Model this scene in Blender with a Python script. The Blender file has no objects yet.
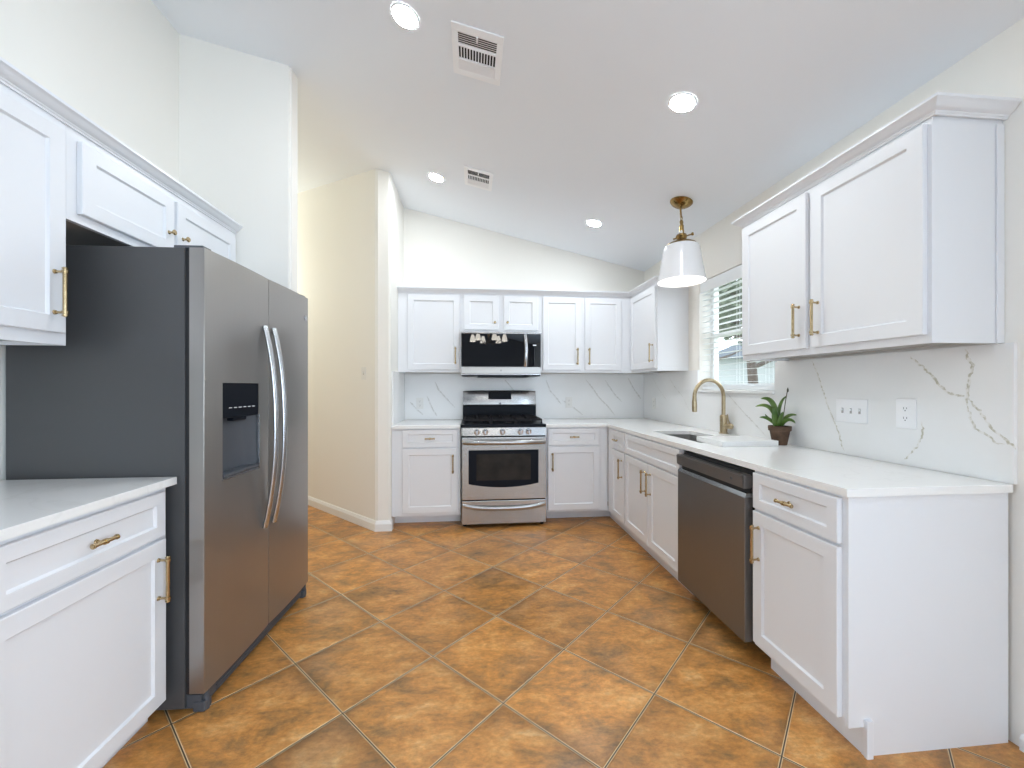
import bpy, bmesh, math, random
from mathutils import Vector, Matrix, noise as mnoise
PI = math.pi
random.seed(7)
S = bpy.context.scene
COL = S.collection

# ------------------------------------------------------------------ camera
cam_d = bpy.data.cameras.new('camera')
cam = bpy.data.objects.new('camera', cam_d); COL.objects.link(cam)
cam_d.sensor_fit = 'HORIZONTAL'; cam_d.sensor_width = 36.0
cam_d.lens = 408.8 / 1024 * 36.0
cam_d.shift_y = 3.1 / 1024
cam_d.clip_start = 0.02
cam.location = (0, 0, 1.2545)
cam.rotation_euler = (PI / 2, 0, -0.0979)
S.camera = cam

# ------------------------------------------------------------------ sky, daylight, exposure
w = bpy.data.worlds.new('sky'); S.world = w; w.use_nodes = True
bg = w.node_tree.nodes['Background']
bg.inputs[0].default_value = (0.80, 0.90, 1.0, 1); bg.inputs[1].default_value = 3.4
S.view_settings.view_transform = 'Standard'; S.view_settings.look = 'None'
S.view_settings.exposure = 0.43; S.view_settings.gamma = 1.0
S.view_settings.use_curve_mapping = False
S.cycles.max_bounces = 10; S.cycles.diffuse_bounces = 6
S.cycles.sample_clamp_indirect = 6.0
S.cycles.use_denoising = True


def area_light(name, loc, rot, sx, sy, power, col):
    d = bpy.data.lights.new(name, 'AREA'); d.shape = 'RECTANGLE'
    d.size = sx; d.size_y = sy; d.energy = power; d.color = col
    o = bpy.data.objects.new(name, d); COL.objects.link(o)
    o.location = loc; o.rotation_euler = rot
    return o


# daylight entering by the tall windows of the living room behind the camera
DAY = (0.62, 0.80, 1.0)
for wx in (-3.2, -1.0, 0.95):
    area_light('daylight_fill', (wx, -4.46, 1.05), (PI / 2, 0, 0), 1.5, 1.6, 4, DAY)
for wy, we in ((-2.2, 6), (0.05, 44)):                                # added fill from the left; no window stands in this wall
    area_light('daylight_fill', (-4.46, wy, 1.35), (PI / 2, 0, -PI / 2), 1.3, 1.7, we, DAY)
area_light('daylight_fill', (1.87, -1.9, 1.45), (PI / 2, 0, PI / 2), 1.8, 1.5, 82, DAY)  # added right fill for an assumed nook window; the wall is solid here

CZ = lambda x: 2.535 + 0.229 * (1.89 - x)          # the sloping ceiling
SLOPE = math.atan(0.229)


# ------------------------------------------------------------------ materials
def mat(name, color, rough=0.5, metal=0.0, **kw):
    m = bpy.data.materials.new(name); m.use_nodes = True
    b = m.node_tree.nodes['Principled BSDF']
    b.inputs['Base Color'].default_value = (*color, 1)
    b.inputs['Roughness'].default_value = rough
    b.inputs['Metallic'].default_value = metal
    for k, v in kw.items():
        b.inputs[k.replace('_', ' ')].default_value = v
    return m


def N(m, t, **kw):
    n = m.node_tree.nodes.new(t)
    for k, v in kw.items():
        setattr(n, k, v)
    return n


def lk(m, a, b):
    m.node_tree.links.new(a, b)


def B(m):
    return m.node_tree.nodes['Principled BSDF']


def add_bump(m, scale, strength, dist=0.001, stretch=None, detail=3):
    tc = N(m, 'ShaderNodeTexCoord'); nz = N(m, 'ShaderNodeTexNoise')
    nz.inputs['Scale'].default_value = scale; nz.inputs['Detail'].default_value = detail
    src = tc.outputs['Object']
    if stretch:
        mp = N(m, 'ShaderNodeMapping'); mp.inputs['Scale'].default_value = stretch
        lk(m, src, mp.inputs[0]); src = mp.outputs[0]
    lk(m, src, nz.inputs['Vector'])
    bp = N(m, 'ShaderNodeBump'); bp.inputs['Strength'].default_value = strength
    bp.inputs['Distance'].default_value = dist
    lk(m, nz.outputs[0], bp.inputs['Height']); lk(m, bp.outputs[0], B(m).inputs['Normal'])
    return nz


def tint_noise(m, c0, c1, scale, stretch=(1, 1, 1), lo=0.35, hi=0.65, detail=4):
    tc = N(m, 'ShaderNodeTexCoord'); mp = N(m, 'ShaderNodeMapping')
    mp.inputs['Scale'].default_value = stretch
    nz = N(m, 'ShaderNodeTexNoise'); nz.inputs['Scale'].default_value = scale
    nz.inputs['Detail'].default_value = detail
    rp = N(m, 'ShaderNodeValToRGB')
    rp.color_ramp.elements[0].position = lo; rp.color_ramp.elements[0].color = (*c0, 1)
    rp.color_ramp.elements[1].position = hi; rp.color_ramp.elements[1].color = (*c1, 1)
    lk(m, tc.outputs['Object'], mp.inputs[0]); lk(m, mp.outputs[0], nz.inputs['Vector'])
    lk(m, nz.outputs[0], rp.inputs[0]); lk(m, rp.outputs[0], B(m).inputs['Base Color'])


M = {}
M['wall'] = mat('wall_paint', (0.87, 0.845, 0.79), 0.75); add_bump(M['wall'], 90, 0.10, 0.002)
M['wall_dark'] = mat('unseen_dark_wall_paint', (0.16, 0.15, 0.14), 0.8); add_bump(M['wall_dark'], 90, 0.1, 0.002)  # unseen walls, darkened to cut reflections and bounce light
M['ceiling'] = mat('ceiling_paint', (0.86, 0.89, 0.93), 0.85); add_bump(M['ceiling'], 70, 0.12, 0.002)
M['trim'] = mat('trim_paint', (0.84, 0.84, 0.83), 0.35)
M['cab'] = mat('cabinet_paint', (0.80, 0.81, 0.835), 0.32); add_bump(M['cab'], 25, 0.02, 0.001)
M['dark'] = mat('dark_gap', (0.012, 0.012, 0.014), 0.6); add_bump(M['dark'], 60, 0.05)
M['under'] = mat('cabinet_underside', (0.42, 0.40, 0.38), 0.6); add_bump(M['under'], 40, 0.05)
M['plate'] = mat('white_plastic', (0.93, 0.93, 0.94), 0.3); add_bump(M['plate'], 60, 0.01)
M['plate_dim'] = mat('cream_plate', (0.80, 0.79, 0.76), 0.4); add_bump(M['plate_dim'], 60, 0.01)
M['slot'] = mat('plate_slot', (0.12, 0.12, 0.12), 0.5); add_bump(M['slot'], 60, 0.02)
M['brass'] = mat('brushed_brass', (0.48, 0.37, 0.21), 0.26, 1.0); tint_noise(M['brass'], (0.44, 0.33, 0.18), (0.53, 0.41, 0.245), 60)
M['champ'] = mat('champagne_brass', (0.46, 0.37, 0.24), 0.28, 1.0); tint_noise(M['champ'], (0.43, 0.34, 0.21), (0.51, 0.42, 0.28), 40)
M['antique'] = mat('antique_brass', (0.28, 0.18, 0.065), 0.25, 1.0); tint_noise(M['antique'], (0.23, 0.145, 0.05), (0.34, 0.225, 0.09), 50)
M['glassblk'] = mat('black_glass', (0.006, 0.007, 0.010), 0.012, Specular_IOR_Level=0.6); tint_noise(M['glassblk'], (0.005, 0.006, 0.009), (0.008, 0.009, 0.012), 3)
M['blk'] = mat('black_enamel', (0.008, 0.010, 0.015), 0.30, Specular_IOR_Level=0.08); add_bump(M['blk'], 40, 0.02)
M['iron'] = mat('cast_iron', (0.011, 0.010, 0.012), 0.55, Specular_IOR_Level=0.2); add_bump(M['iron'], 200, 0.25, 0.001)
M['shade'] = mat('white_enamel_shade', (0.82, 0.82, 0.84), 0.18); add_bump(M['shade'], 10, 0.01)
M['pot'] = mat('brown_pot', (0.085, 0.045, 0.025), 0.75); add_bump(M['pot'], 30, 0.5, 0.004, (1, 1, 6)); tint_noise(M['pot'], (0.06, 0.032, 0.018), (0.12, 0.066, 0.036), 24)
M['soil'] = mat('bark_soil', (0.035, 0.022, 0.014), 0.9); add_bump(M['soil'], 120, 0.8, 0.01)
M['leaf'] = mat('orchid_leaf', (0.10, 0.22, 0.03), 0.35); tint_noise(M['leaf'], (0.04, 0.105, 0.012), (0.13, 0.22, 0.04), 14)
M['stem'] = mat('flower_spike', (0.06, 0.055, 0.03), 0.6); add_bump(M['stem'], 60, 0.1)
M['blind'] = mat('blind_slat', (0.85, 0.87, 0.88), 0.4); add_bump(M['blind'], 40, 0.02)
M['foliage'] = mat('tree_leaf', (0.055, 0.10, 0.035), 0.6); tint_noise(M['foliage'], (0.05, 0.08, 0.045), (0.17, 0.20, 0.13), 2.5)
M['bark'] = mat('tree_bark', (0.09, 0.07, 0.055), 0.9); add_bump(M['bark'], 20, 0.6, 0.02)
M['siding'] = mat('pale_siding', (0.50, 0.53, 0.53), 0.8); add_bump(M['siding'], 4, 0.3, 0.02, (0, 0, 3))
M['roofing'] = mat('grey_shingles', (0.22, 0.25, 0.30), 0.9); add_bump(M['roofing'], 12, 0.5, 0.02)
M['ground'] = mat('lawn_ground', (0.10, 0.14, 0.05), 0.95); tint_noise(M['ground'], (0.07, 0.10, 0.03), (0.16, 0.19, 0.08), 3)
M['board'] = mat('white_board', (0.84, 0.84, 0.82), 0.35); tint_noise(M['board'], (0.80, 0.80, 0.79), (0.86, 0.86, 0.845), 5)
M['vein'] = mat('marble_vein', (0.55, 0.52, 0.45), 0.4); tint_noise(M['vein'], (0.53, 0.505, 0.41), (0.81, 0.80, 0.77), 60, lo=0.40, hi=0.58)
M['vein_soft'] = mat('marble_vein_faint', (0.60, 0.585, 0.555), 0.4); tint_noise(M['vein_soft'], (0.62, 0.61, 0.58), (0.78, 0.775, 0.76), 40)

def steel(name, c0, c1, rough, vertical=True, aniso=0.0):
    m = mat(name, c0, rough, 0.86)
    st = (140, 140, 1.5) if vertical else (1.5, 140, 140)
    tint_noise(m, c0, c1, 3.0, st, 0.3, 0.7, 2)
    tc = N(m, 'ShaderNodeTexCoord'); mp = N(m, 'ShaderNodeMapping'); mp.inputs['Scale'].default_value = st
    nz = N(m, 'ShaderNodeTexNoise'); nz.inputs['Scale'].default_value = 3.0; nz.inputs['Detail'].default_value = 2
    mr = N(m, 'ShaderNodeMapRange'); mr.inputs[3].default_value = rough * 0.99; mr.inputs[4].default_value = rough * 1.02
    lk(m, tc.outputs['Object'], mp.inputs[0]); lk(m, mp.outputs[0], nz.inputs['Vector'])
    lk(m, nz.outputs[0], mr.inputs[0]); lk(m, mr.outputs[0], B(m).inputs['Roughness'])
    B(m).inputs['Anisotropic'].default_value = aniso
    return m


M['steel'] = steel('brushed_steel', (0.36, 0.342, 0.322), (0.37, 0.352, 0.332), 0.30)
M['steel_h'] = steel('brushed_steel_sideways', (0.37, 0.36, 0.35), (0.44, 0.43, 0.42), 0.22, False)
M['steel_d'] = steel('dark_brushed_steel', (0.225, 0.215, 0.21), (0.235, 0.225, 0.22), 0.32)
M['chrome'] = mat('satin_steel', (0.52, 0.53, 0.55), 0.25, 1.0); add_bump(M['chrome'], 30, 0.01)
M['fridge_side'] = mat('grey_textured_steel', (0.07, 0.07, 0.072), 0.42); add_bump(M['fridge_side'], 350, 0.15, 0.0006)
M['grey_pl'] = mat('grey_plastic', (0.075, 0.082, 0.095), 0.45); add_bump(M['grey_pl'], 80, 0.05)
M['sink'] = steel('sink_steel', (0.50, 0.49, 0.48), (0.56, 0.55, 0.54), 0.28, False)


def emis(name, col, s):
    m = mat(name, (0.9, 0.9, 0.9), 0.5)
    B(m).inputs['Emission Color'].default_value = (*col, 1)
    B(m).inputs['Emission Strength'].default_value = s
    tc = N(m, 'ShaderNodeTexCoord'); nz = N(m, 'ShaderNodeTexNoise'); nz.inputs['Scale'].default_value = 2
    mr = N(m, 'ShaderNodeMapRange'); mr.inputs[3].default_value = 0.88; mr.inputs[4].default_value = 0.92
    lk(m, tc.outputs['Object'], nz.inputs['Vector']); lk(m, nz.outputs[0], mr.inputs[0])
    lk(m, mr.outputs[0], B(m).inputs['Base Color'])
    return m


M['led'] = emis('led_disc', (0.88, 0.95, 1.0), 178.0)
M['bulb'] = emis('pendant_bulb', (1.0, 0.95, 0.88), 45.0)
M['chand_shade'] = emis('lit_glass_shade', (1.0, 0.94, 0.83), 8.5)
M['clock'] = emis('small_display', (0.75, 0.85, 1.0), 0.25)

# quartz worktop
m = M['quartz'] = mat('white_quartz', (0.82, 0.82, 0.81), 0.16)
tc = N(m, 'ShaderNodeTexCoord'); nz = N(m, 'ShaderNodeTexNoise')
nz.inputs['Scale'].default_value = 1.6; nz.inputs['Detail'].default_value = 8; nz.inputs['Distortion'].default_value = 1.6
rp = N(m, 'ShaderNodeValToRGB'); e = rp.color_ramp.elements
e[0].position = 0.485; e[0].color = (0.89, 0.885, 0.87, 1)
e[1].position = 0.515; e[1].color = (0.89, 0.885, 0.87, 1)
k = rp.color_ramp.elements.new(0.5); k.color = (0.85, 0.845, 0.825, 1)
lk(m, tc.outputs['Object'], nz.inputs['Vector']); lk(m, nz.outputs[0], rp.inputs[0]); lk(m, rp.outputs[0], B(m).inputs['Base Color'])
m = M['splash'] = mat('marble_look_slab', (0.78, 0.775, 0.76), 0.22)
tint_noise(m, (0.87, 0.87, 0.86), (0.90, 0.90, 0.895), 3)

# window pane: clear glass, lets light straight through with a faint mirror
m = M['pane'] = mat('clear_pane', (1, 1, 1), 0.02)
nt = m.node_tree; out = nt.nodes['Material Output']
tr = N(m, 'ShaderNodeBsdfTransparent'); gl = N(m, 'ShaderNodeBsdfGlossy'); gl.inputs['Roughness'].default_value = 0.02
mx = N(m, 'ShaderNodeMixShader'); mx.inputs[0].default_value = 0.05
lk(m, tr.outputs[0], mx.inputs[1]); lk(m, gl.outputs[0], mx.inputs[2])
lk(m, mx.outputs[0], out.inputs['Surface'])

# floor tiles laid on the diagonal
T_P, T_X, T_Y, T_A = 0.4377, -0.18, 1.9323, 0.8025
m = M['tile'] = mat('slate_tile', (0.4, 0.2, 0.06), 0.3)
ca, sa = math.cos(T_A), math.sin(T_A)
geo = N(m, 'ShaderNodeTexCoord')
def dot(vec, off):
    d = N(m, 'ShaderNodeVectorMath', operation='DOT_PRODUCT'); d.inputs[1].default_value = vec
    lk(m, geo.outputs['Object'], d.inputs[0])
    a = N(m, 'ShaderNodeMath', operation='ADD'); a.inputs[1].default_value = off
    lk(m, d.outputs['Value'], a.inputs[0]); return a.outputs[0]
def mth(op, a, b=None):
    n = N(m, 'ShaderNodeMath', operation=op)
    for i, v in enumerate((a, b)):
        if v is None: continue
        if isinstance(v, (int, float)): n.inputs[i].default_value = v
        else: lk(m, v, n.inputs[i])
    return n.outputs[0]
ti = dot((ca / T_P, -sa / T_P, 0), -(T_X * ca - T_Y * sa) / T_P)
tj = dot((sa / T_P, ca / T_P, 0), -(T_X * sa + T_Y * ca) / T_P)
def edge(t):
    f = mth('FRACT', mth('ADD', t, 0.5)); return mth('ABSOLUTE', mth('SUBTRACT', f, 0.5))
ed = mth('MINIMUM', edge(ti), edge(tj))                       # distance to the nearest joint, in tiles
fi, fj = mth('FLOOR', ti), mth('FLOOR', tj)
cmb = N(m, 'ShaderNodeCombineXYZ'); lk(m, fi, cmb.inputs[0]); lk(m, fj, cmb.inputs[1])
wn = N(m, 'ShaderNodeTexWhiteNoise', noise_dimensions='2D'); lk(m, cmb.outputs[0], wn.inputs['Vector'])
sc = N(m, 'ShaderNodeVectorMath', operation='SCALE'); sc.inputs['Scale'].default_value = 17.0
lk(m, wn.outputs['Color'], sc.inputs[0])
ad = N(m, 'ShaderNodeVectorMath', operation='ADD'); lk(m, geo.outputs['Object'], ad.inputs[0]); lk(m, sc.outputs[0], ad.inputs[1])
mp = N(m, 'ShaderNodeMapping'); mp.inputs['Scale'].default_value = (1.0, 1.7, 1.0); lk(m, ad.outputs[0], mp.inputs[0])
n1 = N(m, 'ShaderNodeTexNoise'); n1.inputs['Scale'].default_value = 4.6; n1.inputs['Detail'].default_value = 13
n1.inputs['Roughness'].default_value = 0.72; n1.inputs['Distortion'].default_value = 0.25
lk(m, mp.outputs[0], n1.inputs['Vector'])
r1 = N(m, 'ShaderNodeValToRGB'); cr = r1.color_ramp
cr.elements[0].position = 0.27; cr.elements[0].color = (0.105, 0.062, 0.03, 1)
cr.elements[1].position = 0.76; cr.elements[1].color = (0.74, 0.49, 0.24, 1)
for p, c in ((0.40, (0.34, 0.172, 0.056)), (0.50, (0.54, 0.235, 0.058)), (0.60, (0.63, 0.315, 0.098))):
    q = cr.elements.new(p); q.color = (*c, 1)
lk(m, n1.outputs[0], r1.inputs[0])
n2 = N(m, 'ShaderNodeTexNoise'); n2.inputs['Scale'].default_value = 2.2; n2.inputs['Detail'].default_value = 6
lk(m, ad.outputs[0], n2.inputs['Vector'])
r2 = N(m, 'ShaderNodeValToRGB'); r2.color_ramp.elements[0].position = 0.55; r2.color_ramp.elements[0].color = (0, 0, 0, 1)
r2.color_ramp.elements[1].position = 0.78; r2.color_ramp.elements[1].color = (0.55, 0.55, 0.55, 1)
lk(m, n2.outputs[0], r2.inputs[0])
mxg = N(m, 'ShaderNodeMix', data_type='RGBA'); mxg.inputs[7].default_value = (0.32, 0.21, 0.13, 1)
lk(m, r2.outputs[0], mxg.inputs[0]); lk(m, r1.outputs[0], mxg.inputs[6])
hsv = N(m, 'ShaderNodeHueSaturation')
vv = N(m, 'ShaderNodeMapRange'); vv.inputs[3].default_value = 0.86; vv.inputs[4].default_value = 1.14
lk(m, wn.outputs['Value'], vv.inputs[0]); n3 = N(m, 'ShaderNodeTexNoise'); n3.inputs['Scale'].default_value = 34; n3.inputs['Detail'].default_value = 8; n3.inputs['Roughness'].default_value = 0.75
lk(m, mp.outputs[0], n3.inputs['Vector'])
v3 = N(m, 'ShaderNodeMapRange'); v3.inputs[1].default_value = 0.3; v3.inputs[2].default_value = 0.7; v3.inputs[3].default_value = 0.70; v3.inputs[4].default_value = 1.28
lk(m, n3.outputs[0], v3.inputs[0])
# greyer, darker glaze in from the tile edges, in broken patches
eg = N(m, 'ShaderNodeMapRange', interpolation_type='SMOOTHSTEP'); eg.inputs[1].default_value = 0.01; eg.inputs[2].default_value = 0.16; eg.inputs[3].default_value = 1.0; eg.inputs[4].default_value = 0.0
lk(m, ed, eg.inputs[0])
pn_ = N(m, 'ShaderNodeMapRange'); pn_.inputs[1].default_value = 0.42; pn_.inputs[2].default_value = 0.62; pn_.inputs[3].default_value = 0.0; pn_.inputs[4].default_value = 0.36
lk(m, n2.outputs[0], pn_.inputs[0])
dk = mth('SUBTRACT', 1.0, mth('MULTIPLY', eg.outputs[0], pn_.outputs[0]))
lk(m, mth('MULTIPLY', mth('MULTIPLY', vv.outputs[0], v3.outputs[0]), dk), hsv.inputs['Value']); lk(m, mxg.outputs[2], hsv.inputs['Color'])
gr = N(m, 'ShaderNodeMapRange', interpolation_type='SMOOTHSTEP')
gr.inputs[1].default_value = 0.0085; gr.inputs[2].default_value = 0.0120
lk(m, ed, gr.inputs[0])
gd = N(m, 'ShaderNodeMapRange', interpolation_type='SMOOTHSTEP'); gd.inputs[1].default_value = 0.0040; gd.inputs[2].default_value = 0.0066
lk(m, ed, gd.inputs[0])
mxd = N(m, 'ShaderNodeMix', data_type='RGBA'); mxd.inputs[6].default_value = (0.075, 0.045, 0.025, 1); mxd.inputs[7].default_value = (0.74, 0.57, 0.34, 1)
lk(m, gd.outputs[0], mxd.inputs[0])
mxt = N(m, 'ShaderNodeMix', data_type='RGBA'); lk(m, mxd.outputs[2], mxt.inputs[6])
lk(m, gr.outputs[0], mxt.inputs[0]); lk(m, hsv.outputs[0], mxt.inputs[7])
lk(m, mxt.outputs[2], B(m).inputs['Base Color'])
ht = N(m, 'ShaderNodeMapRange', interpolation_type='SMOOTHSTEP'); ht.inputs[1].default_value = 0.004; ht.inputs[2].default_value = 0.022
lk(m, ed, ht.inputs[0])
hh = mth('ADD', mth('MULTIPLY', n1.outputs[0], 0.25), ht.outputs[0])
bp = N(m, 'ShaderNodeBump'); bp.inputs['Strength'].default_value = 0.55; bp.inputs['Distance'].default_value = 0.004
lk(m, hh, bp.inputs['Height']); lk(m, bp.outputs[0], B(m).inputs['Normal'])
rg = N(m, 'ShaderNodeMapRange'); rg.inputs[3].default_value = 0.22; rg.inputs[4].default_value = 0.42
lk(m, n1.outputs[0], rg.inputs[0]); lk(m, rg.outputs[0], B(m).inputs['Roughness'])


# ------------------------------------------------------------------ mesh helpers
def quadbox(bm, P, mi=0):
    v = [bm.verts.new(p) for p in P]
    fs = []
    for q in ((0, 3, 2, 1), (4, 5, 6, 7), (0, 1, 5, 4), (1, 2, 6, 5), (2, 3, 7, 6), (3, 0, 4, 7)):
        f = bm.faces.new([v[i] for i in q]); f.material_index = mi; fs.append(f)
    return v, fs


def box(bm, x0, x1, y0, y1, z0, z1, bev=0.0, mi=0, seg=2):
    v, fs = quadbox(bm, [(x0, y0, z0), (x1, y0, z0), (x1, y1, z0), (x0, y1, z0),
                         (x0, y0, z1), (x1, y0, z1), (x1, y1, z1), (x0, y1, z1)], mi)
    if bev > 0:
        es = list({e for f in fs for e in f.edges})
        bmesh.ops.bevel(bm, geom=es, offset=bev, segments=seg, affect='EDGES', profile=0.5)


def frame_of(d):
    d = Vector(d).normalized()
    a = Vector((0, 0, 1)) if abs(d.z) < 0.9 else Vector((1, 0, 0))
    u = d.cross(a).normalized(); return u, d.cross(u).normalized()


def cyl(bm, p0, p1, r0, r1=None, seg=16, mi=0):
    r1 = r0 if r1 is None else r1
    p0, p1 = Vector(p0), Vector(p1); u, v = frame_of(p1 - p0)
    R = []
    for p, r in ((p0, r0), (p1, r1)):
        R.append([bm.verts.new(p + (u * math.cos(2 * PI * i / seg) + v * math.sin(2 * PI * i / seg)) * r) for i in range(seg)])
    for i in range(seg):
        j = (i + 1) % seg
        f = bm.faces.new((R[0][i], R[0][j], R[1][j], R[1][i])); f.material_index = mi
    for f in (bm.faces.new(list(reversed(R[0]))), bm.faces.new(R[1])): f.material_index = mi


def tube(bm, pts, rad, seg=12, mi=0, flat=None, up=None):
    pts = [Vector(p) for p in pts]; n = len(pts)
    rad = rad if isinstance(rad, (list, tuple)) else [rad] * n
    rings = []; pu = None
    for i, p in enumerate(pts):
        d = (pts[min(i + 1, n - 1)] - pts[max(i - 1, 0)]).normalized()
        if pu is None:
            u = frame_of(d)[0] if up is None else (Vector(up) - d * d.dot(Vector(up))).normalized()
        else:
            u = (pu - d * d.dot(pu)).normalized()
        pu = u; v = d.cross(u)
        fl = flat or 1.0
        rings.append([bm.verts.new(p + u * math.cos(2 * PI * k / seg) * rad[i] + v * math.sin(2 * PI * k / seg) * rad[i] * fl) for k in range(seg)])
    for a, b in zip(rings, rings[1:]):
        for k in range(seg):
            l = (k + 1) % seg
            f = bm.faces.new((a[k], a[l], b[l], b[k])); f.material_index = mi
    for f in (bm.faces.new(list(reversed(rings[0]))), bm.faces.new(rings[-1])): f.material_index = mi


def lathe(bm, prof, c=(0, 0, 0), seg=40, mi=0, cap=True):
    c = Vector(c); R = []
    for r, z in prof:
        R.append([bm.verts.new(c + Vector((r * math.cos(2 * PI * i / seg), r * math.sin(2 * PI * i / seg), z))) for i in range(seg)])
    for a, b in zip(R, R[1:]):
        for i in range(seg):
            j = (i + 1) % seg
            f = bm.faces.new((a[i], a[j], b[j], b[i])); f.material_index = mi
    if cap:
        for q in (list(reversed(R[0])), R[-1]):
            f = bm.faces.new(q); f.material_index = mi


def ball(bm, c, r, mi=0, seg=16, sz=1.0):
    prof = [(max(1e-4, r * math.sin(PI * i / 10)), -r * sz * math.cos(PI * i / 10)) for i in range(11)]
    lathe(bm, prof, c, seg, mi)


def prism(bm, poly, z0, z1, mi=0):
    """vertical prism; z0/z1 numbers or functions of x"""
    f0 = z0 if callable(z0) else (lambda x: z0)
    f1 = z1 if callable(z1) else (lambda x: z1)
    a = [bm.verts.new((x, y, f0(x))) for x, y in poly]; b = [bm.verts.new((x, y, f1(x))) for x, y in poly]
    n = len(poly)
    for i in range(n):
        j = (i + 1) % n
        f = bm.faces.new((a[i], a[j], b[j], b[i])); f.material_index = mi
    for f in (bm.faces.new(list(reversed(a))), bm.faces.new(b)): f.material_index = mi


def sweep(bm, prof, path, z=0.0, mi=0, closed_ends=True):
    """sweep an (out, up) profile along a path of (x, y) with outward on the right-hand side, mitred"""
    n = len(path); rings = []
    for i, p in enumerate(path):
        p = Vector((p[0], p[1]))
        dn = []
        if i > 0: dn.append((p - Vector(path[i - 1])).normalized())
        if i < n - 1: dn.append((Vector(path[i + 1]) - p).normalized())
        nn = [Vector((d.y, -d.x)) for d in dn]
        if len(nn) == 2:
            o = (nn[0] + nn[1]); o = o / max(0.3, o.length_squared) * 2
        else: o = nn[0]
        rings.append([bm.verts.new((p.x + o.x * a, p.y + o.y * a, z + b)) for a, b in prof])
    k = len(prof)
    for a, b in zip(rings, rings[1:]):
        for i in range(k):
            j = (i + 1) % k
            f = bm.faces.new((a[i], b[i], b[j], a[j])); f.material_index = mi
    if closed_ends:
        bm.faces.new(rings[0]); bm.faces.new(list(reversed(rings[-1])))


def obj(name, bm, mats, parent=None, loc=None, rot=None, smooth=True):
    bmesh.ops.recalc_face_normals(bm, faces=bm.faces)
    me = bpy.data.meshes.new(name); bm.to_mesh(me); bm.free()
    for mm in (mats if isinstance(mats, (list, tuple)) else [mats]): me.materials.append(mm)
    if smooth:
        me.polygons.foreach_set('use_smooth', [True] * len(me.polygons))
        me.set_sharp_from_angle(angle=math.radians(34))
    o = bpy.data.objects.new(name, me); COL.objects.link(o)
    if smooth:
        wn_ = o.modifiers.new('normals', 'WEIGHTED_NORMAL'); wn_.keep_sharp = True; wn_.weight = 90
    if parent: o.parent = parent
    if loc: o.location = loc
    if rot: o.rotation_euler = rot
    return o


def tag(o, label, cat, group=None, kind=None):
    o['label'] = label; o['category'] = cat
    if group: o['group'] = group
    if kind: o['kind'] = kind
    return o


def thing(name, label, cat, loc=(0, 0, 0), rotz=0.0, group=None):
    o = bpy.data.objects.new(name, None); COL.objects.link(o)
    o.location = loc; o.rotation_euler = (0, 0, rotz); o.empty_display_size = 0.1
    return tag(o, label, cat, group)


def struct(name, bm, m, smooth=False):
    o = obj(name, bm, m, smooth=smooth); o['kind'] = 'structure'; return o


NB = bmesh.new

# ------------------------------------------------------------------ room shell
XW, YB = 1.90, 4.36
XL, XT = -1.742, -1.105
YS0, YS1 = 2.626, 2.738
bm = NB(); box(bm, -4.7, 2.05, -4.7, 6.3, -0.1, 0.0); struct('floor', bm, M['tile'])
M['carpet'] = mat('unseen_dark_carpet', (0.13, 0.125, 0.12), 0.95); add_bump(M['carpet'], 300, 0.6, 0.004)  # unseen carpet, put in to control the bounce light
bm = NB(); box(bm, -4.5, 1.88, -4.48, -0.9, 0.0005, 0.012); struct('floor_unseen_carpet', bm, M['carpet'])
bm = NB(); prism(bm, [(-4.7, -4.7), (2.05, -4.7), (2.05, 6.3), (-4.7, 6.3)], CZ, lambda x: CZ(x) + 0.1); struct('ceiling', bm, M['ceiling'])
WY0, WY1, WZ0, WZ1 = 2.385, 3.26, 1.21, 2.13
bm = NB()
for y0, y1, z0, z1 in ((-4.5, WY0, 0, None), (WY1, YB, 0, None), (WY0, WY1, 0, WZ0), (WY0, WY1, WZ1, None)):
    prism(bm, [(XW, y0), (2.05, y0), (2.05, y1), (XW, y1)], z0, z1 if z1 else (lambda x: CZ(x) + 0.01))
struct('wall_right', bm, M['wall'])
topz = lambda x: CZ(x) + 0.01
bm = NB(); prism(bm, [(-0.71, YB), (2.05, YB), (2.05, YB + .12), (-0.71, YB + .12)], 0, topz); struct('wall_back', bm, M['wall'])
bm = NB(); prism(bm, [(-0.83, 3.66), (-0.71, 3.66), (-0.71, 4.48), (-1.30, 4.48), (-2.9, 6.05), (-3.02, 5.85)], 0, topz)
bmesh.ops.bevel(bm, geom=[e for e in bm.edges if all(abs(v.co.y - 3.66) < 1e-4 for v in e.verts) and abs(e.verts[0].co.x - e.verts[1].co.x) < 1e-4],
                offset=0.012, segments=3, affect='EDGES')
struct('wall_pillar', bm, M['wall'], True)
bm = NB(); prism(bm, [(XL - .12, 0.95), (XL, 0.95), (XL, YS0), (XL - .12, YS0)], 0, topz); struct('wall_left', bm, M['wall'])
bm = NB(); prism(bm, [(-3.3, YS0), (XT, YS0), (XT, YS1), (-3.3, YS1)], 0, topz)
bmesh.ops.bevel(bm, geom=[e for e in bm.edges if all(abs(v.co.x - XT) < 1e-4 for v in e.verts) and abs(e.verts[0].co.y - e.verts[1].co.y) < 1e-4],
                offset=0.012, segments=3, affect='EDGES')
struct('wall_partition', bm, M['wall'], True)
bm = NB(); prism(bm, [(-4.5, 0.83), (XL, 0.83), (XL, 0.95), (-4.5, 0.95)], 0, topz); struct('wall_family_room', bm, M['wall'])
bm = NB(); prism(bm, [(-4.6, -4.5), (-4.5, -4.5), (-4.5, 0.95), (-4.6, 0.95)], 0, topz); struct('wall_far_left', bm, M['wall_dark'])
bm = NB(); prism(bm, [(-3.42, YS0), (-3.3, YS0), (-3.3, 6.2), (-3.42, 6.2)], 0, topz); struct('wall_hall', bm, M['wall'])
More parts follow.
